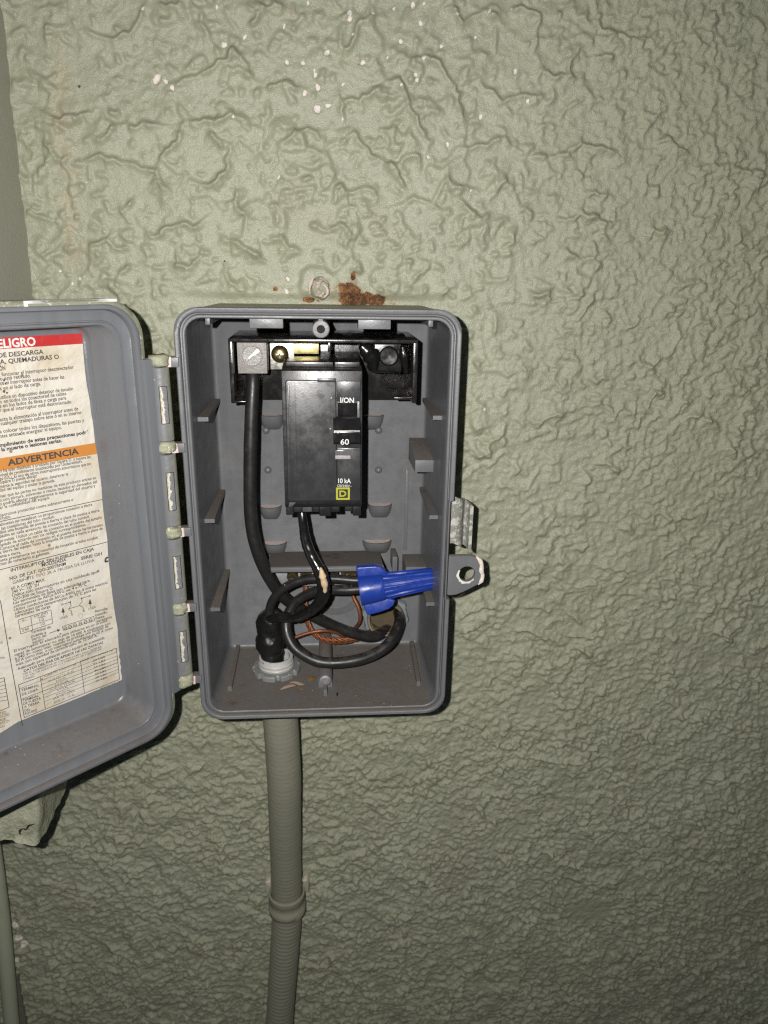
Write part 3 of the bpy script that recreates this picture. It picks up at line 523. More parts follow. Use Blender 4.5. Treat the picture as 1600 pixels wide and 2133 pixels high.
mb = MB(); mb.tube([P(a, b, hy+.6) for a, b in ((992, 1160), (1000, 1168), (1003, 1178), (1002, 1188), (1005, 1198), (1002, 1210), (996, 1217))], [.6, 1.3, 1.2, 1.4, 1.1, 1.2, .5], 8, fn=lambda L, a, p: 1+.35*mn.noise(p*1.1)); part('paint_crust', mb, m_paint('pale_paint_crust', .5, (.60, .53, .46), (.70, .65, .60), sc=500), o)
mb = MB()
for (a0, a1, r0, r1) in ((150, 330, 4.15, 5.6), (200, 300, 5.2, 6.6)):
    n = 26; ins = []; outs = []
    for k in range(n+1):
        a = math.radians(a0+(a1-a0)*k/n); ins.append(Vector((hc.x+r0*math.cos(a), hy-.25, hc.z+r0*math.sin(a)))); q = r1+.9*mn.noise(Vector((k*.5, r1, 0)))-(r1-r0)*.8*abs(2*k/n-1)**2; outs.append(Vector((hc.x+q*math.cos(a), hy-.12, hc.z+q*math.sin(a))))
    mb.loft([ins, outs], 0, closed=False); break
part('chipped_paint_ring', mb, m_paint('chip_white', .3, (.6, .58, .55), (.62, .6, .58)), o)
# ------------------------------------------------------------------ door
def build_door():
    #     off, inset from the front edge, radius, material of the band that follows (1 = painted outside)
    S = [(33, 4.5, 11, 1), (30, 1.2, 13, 1), (12, -1.2, 15, 1), (9.5, -2.4, 16, 1), (3.0, -2.2, 16, 1), (.6, -.5, 15, 0), (0, .1, 14.5, 0), (0, 1.3, 13.5, 0), (.5, 1.6, 13.3, 0), (3.6, 1.9, 13, 0), (4, 2.4, 12.6, 0), (4, 6.0, 10, 0), (4.6, 6.2, 10, 0), (4.6, 6.7, 9.8, 0), (3.9, 6.9, 9.6, 0), (3.9, 7.8, 9, 0), (4.4, 8.2, 8.8, 0), (26, 10.2, 7, 0), (27.4, 11.0, 6, 0), (28, 12.2, 5, 0)]
    mb = MB(); n = 9; rings = []
    for off, ins, r, m in S:
        x0, x1, z1, z0 = (ins*1.65 if ins < 0 else ins), 130-ins, 1.24-ins, -211.36+ins; pts = []
        for (cx, cz, a0) in ((x1-r, z1-r, 0), (x0+r, z1-r, 90), (x0+r, z0+r, 180), (x1-r, z0+r, 270)):
            for k in range(n):
                a = math.radians(a0+90*k/(n-1)); pts.append(D(cx+r*math.cos(a), off, cz+r*math.sin(a)))
        rings.append(pts)
    mb.loft(rings, [s[3] for s in S[:-1]], True, True); mb.m[-2] = 1; mb.m[-1] = 0
    d = part('door', mb, [M['grey_door'], M['paint_door']], label='hinged grey lid, its green painted edge chipped, carrying a paper warning sticker', smooth=45)
    # peeled white strip along the top edge
    mb = MB(); n = 40; a = []; b = []
    for k in range(n+1):
        s = 8+38*k/n; wv = mn.noise(Vector((s*.5, 1, 0))); e = min(1, 3*min(k, n-k)/n)
        a.append(D(s, 1.2, 1.24+1.35)); b.append(D(s, 1.2+(4.6+1.6*wv)*e, 1.24+2.42))
    mb.loft([a, b], 0, closed=False); mb.box(-.7, .7, 0, 1.4, 0, 2.4, .2, T=lambda v: D(45.5, 0, 1.6)+DU*v[0]+DN*(v[1]+.1)+Vector((0, 0, v[2]*.7)))
    part('paint_scar', mb, simple('bare_white_primer', (.66, .65, .66), .7, 0, .15, 500, 900, .4), d)
    # hinge leaf and barrels
    mb = MB(); mb.prism([(-72, 1.5), (-72, -3.4), (-76.5, -9.5), (-78.8, -8.0), (-77.5, -3)], -190, -22, lambda v: Vector((v[0], v[1], v[2])), .3); part('hinge_leaf', mb, M['grey_door'], d)
    for z1, z0 in ((-25.9, -59.4), (-65.8, -100.9), (-107.6, -141.2), (-148.0, -181.8)):
        mb = MB(); n = 30; r = 4.35; rings = []
        for z in (z1, z1-.35, z1-9, z0+9, z0+.35, z0):
            q = r-.3 if z in (z1, z0) else r
            rings.append([Vector((-72+q*math.cos(a), -2+q*math.sin(a), z)) for a in [2*math.pi*k/n for k in range(n)]])
        mb.loft(rings, 0, True, True); b = part('hinge_barrel', mb, M['barrel'], d)
        mb = MB(); w0, w1 = z1-8.3, z0+8.3; k = 8; rr = []
        for i in range(k+1):
            a = math.radians(-88+(46)*i/k); rr.append((-72+4.42*math.cos(a), -2+4.42*math.sin(a)))
        # frame of the slot is sunk: dark outline strip, then the painted pane
        mb.loft([[Vector((x, y, w0)) for x, y in rr], [Vector((x, y, w1)) for x, y in rr]], 0, closed=False); part('barrel_slot', mb, M['window'], b, smooth=60)
        mb = MB()
        for zz in (w0, w1): mb.tube([Vector((x, y, zz)) for x, y in rr], .14, 5)
        for x, y in (rr[0], rr[-1]): mb.tube([Vector((x, y, w0)), Vector((x, y, (w0+w1)/2)), Vector((x, y, w1))], .16, 5)
        part('slot_edge', mb, M['dark'], b)
    return d
door = build_door()
for z1, z0 in ((-20.6, -25.6), (-59.9, -65.2), (-101.4, -107.2), (-141.8, -147.6), (-182.4, -189.4)):
    mb = MB(); n = 22; rings = []
    for i in range(7):
        z = z1+(z0-z1)*i/6; q = 4.5-(.9 if i in (0, 6) else 0)
        rings.append([Vector((-72+q*math.cos(a)+.9*nz(a*3, z, 1, .5), -2+q*math.sin(a)+.5*nz(z, a*3, 4, .5), z+.9*nz(a*4, 2, z, .4))) for a in [2*math.pi*k/n for k in range(n)]])
    mb.loft(rings, 0, True, True)
    k = part('hinge_knuckle', mb, M['paint_hinge'], smooth=70)
    zc = (z1+z0)/2-1.0
    mb = MB(); mb.box(-70, -63.5, -1.2, 3.5, zc-2.2, zc+2.2, .3); part('hinge_lug', mb, M['grey'], k)
    mb = MB(); mb.box(-69.5, -66.6, -1.75, -1.0, zc-2.2, zc+2.3, .25); mb.v = [(x+.5*nz(x, y, z, .9), y, z+.5*nz(z, x, 3, .8)) for x, y, z in mb.v]; part('paint_flake', mb, M['pink'], k)
# ------------------------------------------------------------------ the printed sticker in the door
LO = 27.55
def sz(px, py): return DP(px, py, LO)
right_edge = [(171, 694), (171.7, 704), (172.5, 716), (174, 740), (178, 782), (182, 808), (187, 834), (189.5, 860), (193.5, 880), (198, 922), (202.5, 946), (208, 985), (211.5, 1015), (213, 1042), (217, 1080), (223.5, 1122), (225, 1155), (229.5, 1200), (234, 1240), (239, 1276), (245, 1310), (247, 1343), (249, 1362), (247.5, 1368), (251, 1374), (249.5, 1381), (252.5, 1388), (251, 1395), (252, 1401), (254, 1408), (253.5, 1425)]
def edge_s(z):
    pts = [sz(a, b) for a, b in right_edge]
    for (s1, z1), (s2, z2) in zip(pts, pts[1:]):
        if z2 <= z <= z1: return s1+(s2-s1)*(z-z1)/(z2-z1)
    return pts[0][0] if z > pts[0][1] else pts[-1][0]
zt = sz(171, 694)[1]; zr = sz(172.5, 716)[1]; zo1 = sz(198.8, 922.4)[1]; zo0 = sz(202.5, 945.5)[1]
zbot = -189.0
def build_label():
    mb = MB(); zs = sorted(set([zt, zr, zo1, zo0, zbot]+[zt-(zt-zbot)*k/90 for k in range(91)]), reverse=True)
    zs = [z for i, z in enumerate(zs) if i == 0 or zs[i-1]-z > .25 or z in (zr, zo1, zo0)]
    cols = [0, .01, .02, .04, .07, .1, .15, .2, .3, .4, .5, .6, .7, .8, .9, 1]
    rows = []
    for z in zs:
        e = edge_s(z)
        row = []
        for c in cols:
            s = e+(117-e)*c; zz = z+(.5*mn.noise(Vector((s*.35, 3, 0)))+.4*mn.noise(Vector((s*1.1, 7, 0)))-(2.5 if s > 72.5 else 0) if z == zbot else 0)
            row.append(D(s, LO-.1*mn.noise(Vector((s*.12, z*.1, 0)))-.05*(1-c), zz))
        rows.append(row)
    n = len(cols); fs = []; ms = []
    for i in range(len(zs)-1):
        zc = (zs[i]+zs[i+1])/2; m = 1 if zc > zr else (2 if zo0 < zc < zo1 else 0)
        for j in range(n-1): fs.append((i*n+j, i*n+j+1, (i+1)*n+j+1, (i+1)*n+j)); ms.append(m)
    mb.add([p for r in rows for p in r], fs, ms)
    return part('warning_sticker', mb, [M['paper'], M['red'], M['orange']], door, smooth=60, label='yellowed paper sticker with a red band, an orange band and small black print')
sticker = build_label()
def text_polys(body, bold=0.0, res=2):
    cu = bpy.data.curves.new('t', 'FONT'); cu.body = body; cu.size = 1; cu.resolution_u = res; cu.offset = bold; cu.fill_mode = 'FRONT'
    o = bpy.data.objects.new('t', cu); COL.objects.link(o)
    me = o.to_mesh(); vs = [tuple(v.co) for v in me.vertices]; fs = [tuple(p.vertices) for p in me.polygons]; o.to_mesh_clear()
    bpy.data.objects.remove(o); bpy.data.curves.remove(cu); return vs, fs
LIFT = .24
def tline(mb, body, a, b, cap=None, bold=0.0):
    """body between two measured baseline points (photo px); cap = cap height in mm"""
    (s0, z0), (s1, z1) = sz(*a), sz(*b); vs, fs = text_polys(body, bold)
    if not vs: return
    x0 = min(v[0] for v in vs); x1 = max(v[0] for v in vs)
    cap = cap or 1.55; k = cap/.69
    mb.add([D(s0+(s1-s0)*(v[0]-x0)/(x1-x0), LO-LIFT, z0+(z1-z0)*(v[0]-x0)/(x1-x0)+v[1]*k) for v in vs], fs)
def q(ox, oy, sc):
    return lambda x, y: (ox+x/sc, oy+y/sc)
T1 = q(0, 680, 6.6667); T2 = q(0, 850, 6.6667); T3 = q(0, 1020, 6.6667); T4 = q(0, 1180, 6.6667); T5 = q(0, 1340, 6.1538)
ink = MB(); win = MB(); B = .022
tline(win, 'PELIGRO', (-17, 726.2), (75, 719.3), 3.5, .03)
tline(ink, 'DE DESCARGA', T1(-25, 434), T1(605, 378), 1.85, .025)
tline(ink, 'A, QUEMADURAS O', T1(-2, 522), T1(820, 447), 1.85, .025)
tline(ink, 'ÓN', T1(-8, 616), T1(75, 605), 1.85, .025)
for t, a, b, bd in [
    ('a funcionar el interruptor desconectador', T1(-25, 697), T1(1022, 586), 0), ('o está retirado.', T1(0, 750), T1(425, 706), 0), ('ce el interruptor antes de hacer las', T1(0, 812), T1(893, 722), 0), ('s en el lado de carga.', T1(0, 885), T1(568, 815), 0),
    ('utilice un dispositivo detector de tensión', T1(-5, 1010), T1(1015, 885), 0), ('o en todos los conectored de cables', T1(-5, 1070), T1(920, 952), 0), ('s en los lados de línea y carga para', T1(-5, 1130), T1(918, 1012), 0), ('r que el interruptor esté desconectado.', T1(-5, 1190), T1(1000, 1065), 0),
    ('ecte la alimentación al interruptor antes de', T2(-5, 185), T2(1085, 28), 0), ('cualquier trabajo sobre éste o en su interior.', T2(8, 240), T2(1145, 78), 0), ('a colocar todos los dispositivos, las puertas y', T2(-5, 350), T2(1168, 190), 0), ('ntes antes de energizar el equipo.', T2(-5, 415), T2(855, 288), 0),
    ('mplimiento de estas precauciones podrá', T2(-5, 540), T2(1230, 352), B), ('la muerte o lesiones serias.', T2(20, 600), T2(858, 470), B)]:
    tline(ink, t, a, b, 1.62, bd+.014)
tline(ink, 'ADVERTENCIA', T2(108, 802), T2(1095, 634), 2.75, .03)
for t, a, b in [
    ('o ha sido diseñado y probado por Square D, y supera las', T2(-5, 895), T2(1258, 692)), ('nivel de rendimiento establecidas por Underwriters', T2(5, 950), T2(1135, 758)), ('es (UL). El uso de otros interruptores automáticos que no', T2(-5, 1003), T2(1260, 788)), ('Square D puede afectar', T2(0, 1050), T2(515, 958)), ('mente la seguridad del usuario, deteriorar la', T2(-5, 1112), T2(945, 932)), ('dad del equipo y anular la garantía.', T2(-5, 1162), T2(765, 1022)),
    ('mar que las partes no metálicas de este producto entren en', (-1, 1037), (200, 997.5)), ('o con pintura, solventes o rocíos basados en derivados del', (-1, 1045), (201.8, 1005.8)), ('o podría afectar negativamente la seguridad del usuario y', (-1, 1053), (198.7, 1014)), ('ar la confiabilidad del equipo.', T3(-5, 270), T3(690, 125)),
    ('oporciona protección contra sobrecorriente o', T3(-5, 375), T3(1015, 152)), ('ircuito.', T3(0, 418), T3(147, 390)),
    ('abinetes no metálicos no proporcionan conexión a tierra', T3(-5, 505), T3(1280, 220)), ('las conexiones del tubo conduit.', T3(20, 558), T3(755, 388)), ('ilice una boquilla de puesta a tierra o placa de puesta a tierra', T3(-5, 612), T3(1380, 302)), ('bados en cada accesorio de conexión del tubo conduit', T3(-5, 668), T3(1240, 388)), ('provista. Utilice un cable de conexión en el puente del tamaño', T3(0, 732), T3(1415, 398)), ('opiado de acuerdo con los códigos correspondientes.', T3(-5, 788), T3(1195, 498)), ('Conecte el cable de conexión en el puente desde las terminales', T3(0, 842), T3(1425, 502)), ('a tierra del equipo hasta la boquilla de puesta a tierra o placa de', T3(-5, 890), T3(1425, 552)), ('esta a tierra.', T3(0, 945), T3(293, 885)), ('onte previamente los accesorios de conexión al tubo conduit', T3(-5, 1003), T3(1360, 677)), ('ntes de conectarlo al gabinete.', T3(-5, 1053), T3(690, 888)),
    ('60 A COMO MAX.', T4(155, 325), T4(630, 195)), ('240 V~  1Ø  2H', T4(165, 375), T4(540, 270)), ('Utilice sólo interruptores en caja moldeada tipo', T4(172, 425), T4(1350, 88)), ('QO-200 de Square D.', T4(182, 475), T4(745, 315)), ('Las terminales de línea son adecuadas para', T4(185, 525), T4(1245, 208)), ('conductores de Al/Cu AWG no. 4 a 75°C', T4(190, 575), T4(1200, 262)), ('Utilice conductores de Al/Cu AWG no. 6 como máximo,', T4(197, 623), T4(1500, 232)), ('adecuados para temperaturas de 75°C para las', T4(205, 668), T4(1335, 328)), ('terminales de carga.', T4(210, 710), T4(710, 562)),
    ('Terminal de', T4(428, 935), T4(705, 850)), ('puesta a', T4(435, 985), T4(640, 925)), ('tierra del', T4(440, 1030), T4(640, 968)), ('equipo', T4(450, 1072), T4(605, 1018)), ('Atornille', T4(1315, 638), T4(1492, 598)), ('cuando', T4(1322, 690), T4(1488, 645)), ('fuese', T4(1325, 735), T4(1448, 703)), ('necesario', T4(1330, 778), T4(1555, 712)),
    ('El interruptor es adecuado para utilizarse en un circuito', T4(195, 1192), T4(1490, 762)), ('capaz de suministrar no más de 10 000 A simétricos con', (30, 1366.8), (229.5, 1300)), ('a 240 V~ como máx. cuando se protege con fusibles de', (30.9, 1374), (225.8, 1306)), ('60 A como máx. o un interruptor automático de 60 A como', (32.5, 1380), (235, 1309.5)), ('máx. con capacidad de cortocircuito de 10 000 A.', (33.3, 1387.5), (203, 1325.5)), ('Adecuado para utilizarse como equipo de acometida', (36.6, 1396), (217.5, 1330))]:
    tline(ink, t, a, b, 1.45, .012)
for t, a, b in [('INTERRUPTOR SIN FUSIBLES EN CAJA', T3(150, 1140), T3(1305, 840)), ('MOLDEADA', T3(580, 1068), T3(920, 988)), ('SERIE G01', T3(1125, 975), T3(1415, 905)), ('NO. DE CAT. QO-200TRNM', T4(135, 190), (137, 1176.7))]: tline(ink, t, a, b, 1.55, B)
tline(ink, 'GABINETE TIPO 3R A PRUEBA DE LLUVIA', T4(175, 245), (196.5, 1169.3), 1.5)
tline(ink, 'DATOS DEL PAR DE APRIETE DE LAS ZAPATAS', T5(305, 368), (214.5, 1340), 1.3, B)
for t, a, b, c, bd in [('VER EL INTERRUPTOR EN CAJA MOLDEADA PARA OBTENER', T5(292, 408), T5(1300, 52), .95, 0), ('LOS VAL. DE APRIETE DE LOS TORNILLOS DE SUJECION DE', T5(296, 443), T5(1300, 80), .95, 0), ('CABLES', T5(300, 475), T5(440, 428), .95, 0),
    ('TERMINAL', T5(275, 617), T5(505, 545), 1.3, .012), ('DE LINEA', T5(282, 670), T5(490, 600), 1.3, .012), ('TERMINAL', T5(290, 750), T5(495, 682), 1.3, .012), ('DE PUESTA', T5(298, 790), T5(525, 715), 1.3, .012), ('A TIERRA', T5(310, 832), T5(505, 765), 1.3, .012), ('DEL', T5(315, 878), T5(390, 855), 1.3, .012), ('EQUIPO', T5(320, 915), T5(475, 868), 1.3, .012),
    ('CALIBRE DEL CONDUCTOR', T5(540, 440), T5(975, 278), .95, 0), ('14-10 CU, 12-10 AL', T5(615, 493), T5(950, 362), .95, 0), ('8 CU.AL', T5(715, 495), T5(850, 443), .95, 0), ('6-4 CU.AL', T5(705, 545), T5(880, 482), .95, 0), ('14-10 CU, 12-10 AL', T5(640, 610), T5(965, 485), .95, 0), ('8 CU.AL', T5(735, 613), T5(870, 563), .95, 0), ('6-4 CU.AL', T5(720, 668), T5(905, 602), .95, 0), ('DOS 14 - 12 CU', T5(680, 725), T5(960, 618), 1.1, 0), ('DOS 10 - 10 AL', T5(695, 770), T5(960, 663), 1.1, 0),
    ('PAR DE APRIETE', T5(1050, 232), T5(1445, 95), .85, 0), ('40272-764-03', T5(1280, 587), T5(1530, 495), 1.0, 0)]: tline(ink, t, a, b, c, bd)
for k in range(7): tline(ink, ('20 LBS', '25 LBS', '35 LBS', '40 LBS', '20 LBS', '25 LBS', '35 LBS')[k], T5(1185+7*k, 232+44*k), T5(1345+4*k, 180+44*k), .95, .01)
for t, a, b in [('V~', T4(302, 772), T4(372, 752)), ('kW (HP)', T4(475, 708), T4(662, 652)), ('máx.', T4(525, 726), T4(632, 692)), ('10', T4(550, 765), T4(612, 748)), ('240', T4(305, 905), T4(405, 878)), ('10', T4(568, 820), T4(622, 804)), ('LINEA', T4(835, 735), T4(942, 705)), ('LINEA', T4(1228, 605), T4(1330, 573)),
    ('d', T4(5, 1075), T4(32, 1062)), ('mp', T5(0, 195), T5(62, 188)), ('TED', T5(-3, 915), T5(80, 895)), ('OLDED', T5(-3, 955), T5(120, 920)), ('ASE', T5(-3, 1000), T5(75, 978)), ('WITCH', T5(-3, 1042), T5(120, 1002)), ('QU', T5(-3, 1085), T5(58, 1068))]: tline(ink, t, a, b, 1.3)
def rule(pts, w=.2):
    for a, b in zip(pts, pts[1:]):
        (s0, z0), (s1, z1) = sz(*a), sz(*b); d = Vector((s1-s0, z1-z0)); n = Vector((-d.y, d.x)).normalized()*w/2
        ink.add([D(s0+n.x, LO-LIFT-.02, z0+n.y), D(s1+n.x, LO-LIFT-.02, z1+n.y), D(s1-n.x, LO-LIFT-.02, z1-n.y), D(s0-n.x, LO-LIFT-.02, z0-n.y)], [(0, 1, 2, 3)])
rule([T3(-8, 442), T3(1418, 135)], .32); rule([T3(-8, 1112), T3(1495, 722)], .32); rule([T4(3, 470), T4(125, 1200), T5(285, 1055)], .32)
L4 = lambda *p: [T4(a, b) for a, b in p]; L5 = lambda *p: [T5(a, b) for a, b in p]
rule(L4((250, 740), (705, 597), (730, 785), (285, 935), (250, 740)), .24); rule(L4((425, 688), (450, 880)), .22); rule(L4((270, 868), (725, 722)), .22)
rule(L4((680, 925), (800, 885)), .3); ink.add([D(*((lambda s: (s[0], LO-LIFT-.02, s[1]))(sz(*T4(a, b))))) for a, b in ((790, 868), (838, 874), (800, 908))], [(0, 1, 2)])
for cx, cy in ((870, 600), (1245, 482)):
    ink.add([D(*((lambda s: (s[0], LO-LIFT-.02, s[1]))(sz(*T4(cx+a, cy+b))))) for a, b in ((0, -40), (28, 35), (-18, 40))], [(0, 1, 2)]); rule(L4((cx+5, cy+30), (cx+12, cy+78)), .22)
rule(L4((868, 525), (975, 490), (985, 545), (955, 580), (950, 600), (985, 610), (995, 660)), .26); rule(L4((955, 585), (1110, 540)), .26); rule(L4((1245, 405), (1130, 440), (1140, 490), (1105, 520), (1110, 545), (1145, 560), (1160, 610)), .26)
def circ(cx, cy, r, w=.2, f=L4): rule(f(*[(cx+r*math.cos(a), cy+r*math.sin(a)*1.1) for a in [2*math.pi*k/12 for k in range(13)]]), w)
for cx, cy in ((860, 525), (1243, 405), (995, 665), (1160, 615)): circ(cx, cy, 11)
for cx, cy in ((975, 490), (1130, 440)): circ(cx, cy, 5, .5)
circ(1120, 682, 30, .1)
rule(L4((865, 830), (1300, 690), (1312, 748), (875, 885), (865, 830)), .24)
for k, cx in enumerate((905, 970, 1040, 1115, 1185, 1255)): circ(cx, 858-(cx-865)*.318+12, 22, .26); rule(L4((cx-20, 870-(cx-865)*.318+6), (cx+20, 870-(cx-865)*.318-6)), .26)
rule(L5((235, 530), (1490, 60), (1530, 458), (310, 950), (235, 530)), .3); rule(L5((512, 425), (580, 835)), .24); rule(L5((1030, 222), (1080, 630)), .24); rule(L5((275, 715), (1510, 245)), .26); rule(L5((250, 580), (1494, 110)), .18)
for k, (a, b) in enumerate((((528, 525), (1500, 160)), ((540, 575), (1505, 200)), ((552, 655), (1512, 290)), ((562, 695), (1518, 330)), ((570, 745), (1522, 370)))): rule(L5(a, b), .18)
rule(L5((-3, 452), (50, 437), (115, 815), (-3, 865)), .3)
for k in range(6): rule(L5((-3, 500+48*k), (58+9*k, 480+48*k)), .22)
rule([T3(1500, 938), T3(1465, 950), T3(1458, 1000), T3(1502, 990)], .9)
for (a, b, r) in ((8, 792, 2.6), (11, 799, 2.2), (8, 815, 3.2), (14, 818, 2.4), (41, 904, 2.4), (9, 735, 1.4)):   # scuffs where the print is worn away
    s = sz(a, b); ink.add([D(s[0]+r*.17*math.cos(k)*(1+.4*math.sin(k*5)), LO-LIFT-.05, s[1]+r*.2*math.sin(k)) for k in [i*.7 for i in range(9)]], [tuple(range(9))])
part('sticker_print', ink, M['ink'], door, recalc=False); part('sticker_white_print', win, M['wink'], door, recalc=False)
# ------------------------------------------------------------------ black terminal base behind the breaker
tb = thing('terminal_base', 'black plastic terminal base with silver lug, spanning the top inside the enclosure', 'terminal block', (1, 66, -32))
mb = MB(); x0, x1, zt_, yf, yb = -43.9, 47.4, -15.6, 21, 68
mb.box(x0, x1, yf, yb, zt_-1.7, zt_, .35); mb.box(x0, x0+2.0, yf+.05, yb, -46.6, zt_-.1, .35); mb.box(x1-2.2, x1, yf+.05, yb, -46.4, zt_-.1, .35)
mb.box(x0+.5, x1-.5, 62, 69, -52, zt_-.5, .4)
mb.prism([(x0+1, -46.4), (x0+7.0, -46.4), (x0+7.2, -45.6), (x0+1, -45.4)], yf+.1, 62, lambda v: Vector((v[0], v[2], v[1])), .2)
mb.prism([(x1-1, -46.2), (x1-10, -46.2), (x1-10.5, -45.2), (x1-1, -45)], yf+9, 62, lambda v: Vector((v[0], v[2], v[1])), .2)
mb.box(3.5, 5.0, yf+.3, 60, -22, zt_-1, .2)
obj('base', mb, M['base'], tb)
mb = MB(); mb.box(-44, 47.8, yf-.4, yf+2, -18.2, -15.2, .5); 
mb = MB()
n = 30; rows = []
for y, zo in ((24, .35), (36, 1.2), (50, .8), (64, .6)):
    rows.append([Vector((-2+44*k/n+.4*nz(k, y, 1, .3), y, -15.4+zo+.5*nz(k*2, y, 3, .2))) for k in range(n+1)])
mb.loft(rows, 0, closed=False); obj('tape_flap', mb, M['tape'], tb)
lg = obj('lug', MB().box(-40.7, -26.3, 28, 46, -33.1, -17.9, .5), M['lug'], tb)
mb = MB(); mb.lathe([(5.1, -.05), (5.0, .1), (4.75, -.3), (4.6, .4), (3.0, .35), (.05, .35)], (-33.4, 28.0, -24.4), (0, -1, 0), 32)
sc = obj('lug_screw', mb, M['screw'], lg)
mb = MB(); mb.box(-4.3, 4.3, -.28, .25, -.75, .75, .1, T=lambda v: Vector((-33.4, 27.55, -24.4))+Vector((.766, 0, .643))*v[0]+Vector((0, 1, 0))*v[1]+Vector((-.643, 0, .766))*v[2]); obj('screw_slot', mb, M['silver'], lg)
obj('busbar', MB().box(-25.6, -13.5, 40, 43, -32.6, -17.6, .2), M['silver'], tb); obj('brass_bar', MB().box(-14.6, -1.0, 41, 44, -24.8, -18.4, .2), M['brass'], tb)
mb = MB(); c = P(582.5, 738.5, 36); mb.lathe([(4.35, 4), (4.35, 1.6), (3.9, .5), (2.9, -.25), (1.6, -.6), (.05, -.7)], c, (0, 1, 0), 30)
ps = obj('bar_screw', mb, M['dbrass'], tb)
mb = MB()
for a in (0, math.pi/2): mb.box(-2.0, 2.0, -.9, -.1, -.5, .5, .1, T=lambda v, a=a: c+Vector((v[0]*math.cos(a)-v[2]*math.sin(a), v[1]-.02, v[0]*math.sin(a)+v[2]*math.cos(a))))
obj('cross_slot', mb, simple('slot_shine', (.5, .46, .3), .3, .9), ps)
mb = MB(); mb.box(26.0, 41, 34, 50, -33.5, -17.8, 1.6, seg=3); mb.v = [(x+.7*nz(x, y, z, .22), y+.8*nz(z, x, y, .25), z+.5*nz(y, z, x, .25)) for x, y, z in mb.v]
tl = obj('taped_lug', mb, M['tape'], tb, label='right hand lug wrapped in glossy black tape')
mb = MB(); c = P(810, 742, 33); mb.lathe([(5.0, 4), (5.0, -.4), (4.6, -.9), (4.2, -.3), (.05, -.1)], c, (0, 1, 0), 30); obj('taped_screw', mb, M['tape'], tl)
mb = MB(); mb.tube([P(752, 720, 30), P(768, 735, 32), P(778, 750, 33), P(775, 772, 34)], [1.5, 4.2, 3.8, 2.0], 12, fn=lambda L, a, p: 1+.5*mn.noise(p*.35)); mb.tube([P(838, 722, 30), P(842, 745, 31), P(846, 775, 33)], [1.5, 2.2, 1.4], 10, fn=lambda L, a, p: 1+.5*mn.noise(p*.4)); obj('tape_wrap', mb, M['tape'], tl)
# ------------------------------------------------------------------ circuit breaker
cb = thing('circuit_breaker', 'black two pole circuit breaker with a 60 on its handle inside the grey enclosure', 'circuit breaker', (0, 40, -62))
BF = 5.0
def bx(a, b, y=BF): v = P(a, b, y); return v.x, v.z
xl, xr_ = -18.2, 19.6
mb = MB()
# body with the stepped rear, profile in (y, z)
prof = [(BF, -28.4), (BF, -93.6), (BF+1.0, -95.5), (BF+10, -96.5), (60, -96.5), (66, -93), (66, -30), (60, -25.5), (30, -26.0)]
mb.prism([(-y, z) for y, z in prof], xl, xr_, lambda v: Vector((v[2]-.035*(v[1]+28)*-.35 if False else v[2], -v[0], v[1])), .5)
obj('body', mb, M['black'], cb)
for x in (xl+1.2, xl+9.5, -1.2, 6.3, 14):   # mould seams and small ribs on the top face
    pass
mb = MB(); mb.box(xl+2, 6.0, 12, 34, -27.4, -25.3, .3); mb.box(6.7, xr_-1, 12, 40, -27.6, -25.2, .3); obj('top_rib', mb, M['black'], cb)
# cover: raised panel in two poles
def cov(x0, x1, z0, z1, y, r=1.4):
    p = []
    for (cx, cz, a0) in ((x1-r, z1-r, 0), (x0+r, z1-r, 90), (x0+r, z0+r, 180), (x1-r, z0+r, 270)):
        for k in range(5): a = math.radians(a0+22.5*k); p.append((cx+r*math.cos(a), cz+r*math.sin(a)))
    return p
cl, cr_, ct, cbm = -16.5, 18.7, -32.6, -91.6
mb = MB(); mb.prism(cov(cl, 7.3, cbm, ct, 0), BF-1.5, BF+.5, lambda v: Vector((v[0], v[2], v[1])), .45, seg=3); cvr = obj('left_cover', mb, M['cover'], cb)
mb = MB(); mb.box(cl+1.2, cl+2.0, BF-1.75, BF-1, cbm+3, ct-2, .2); mb.box(cl+4.4, cl+4.85, BF-1.62, BF-1, cbm+2, ct-1, .08); mb.box(-1.5, 7.2, BF-1.7, BF-.5, ct-.9, ct+.9, .25); obj('cover_ridge', mb, M['cover'], cvr)
# right pole cover with an opening for the handle (built as a frame)
ox0, ox1, oz0, oz1 = 7.9, 17.0, -64.0, -42.4
y0, y1 = BF-1.5, BF+.5
mb = MB(); mb.box(7.5, cr_, y0, y1, cbm, -65.0, .35); mb.box(7.5, cr_, y0, y1, oz1, ct-.4, .35); mb.box(17.0, cr_, y0, y1, -64.98, oz1-.02, .3); rc = obj('right_cover', mb, M['cover'], cb)
mb = MB(); mb.box(7.3, 17.2, BF+.3, BF+.9, -66, -42, 0); mb.prism([(BF-1.2, -43.2), (BF+.4, -43.4), (BF+.4, -48.5), (BF-2.2, -50.0), (BF-2.4, -51.5), (BF+.4, -52)], 7.9, 16.9, lambda v: Vector((v[2], v[0], v[1])), .2); obj('handle_slot', mb, M['handle'], cb)
h0 = P(687, 903, -1); h1 = P(748, 931, -1)
mb = MB(); mb.prism([(BF+2, -49.5), (BF-3.0, -50.3), (BF-6.5, -55.3), (BF-6.8, -56.2), (BF-6.6, -61.2), (BF-5.8, -62.0), (BF+2, -62.3)], 5.7, 18.5, lambda v: Vector((v[2], v[0], v[1])), .35, seg=2)
hd = obj('handle', mb, M['handle'], cb)
mb = MB(); n = 18
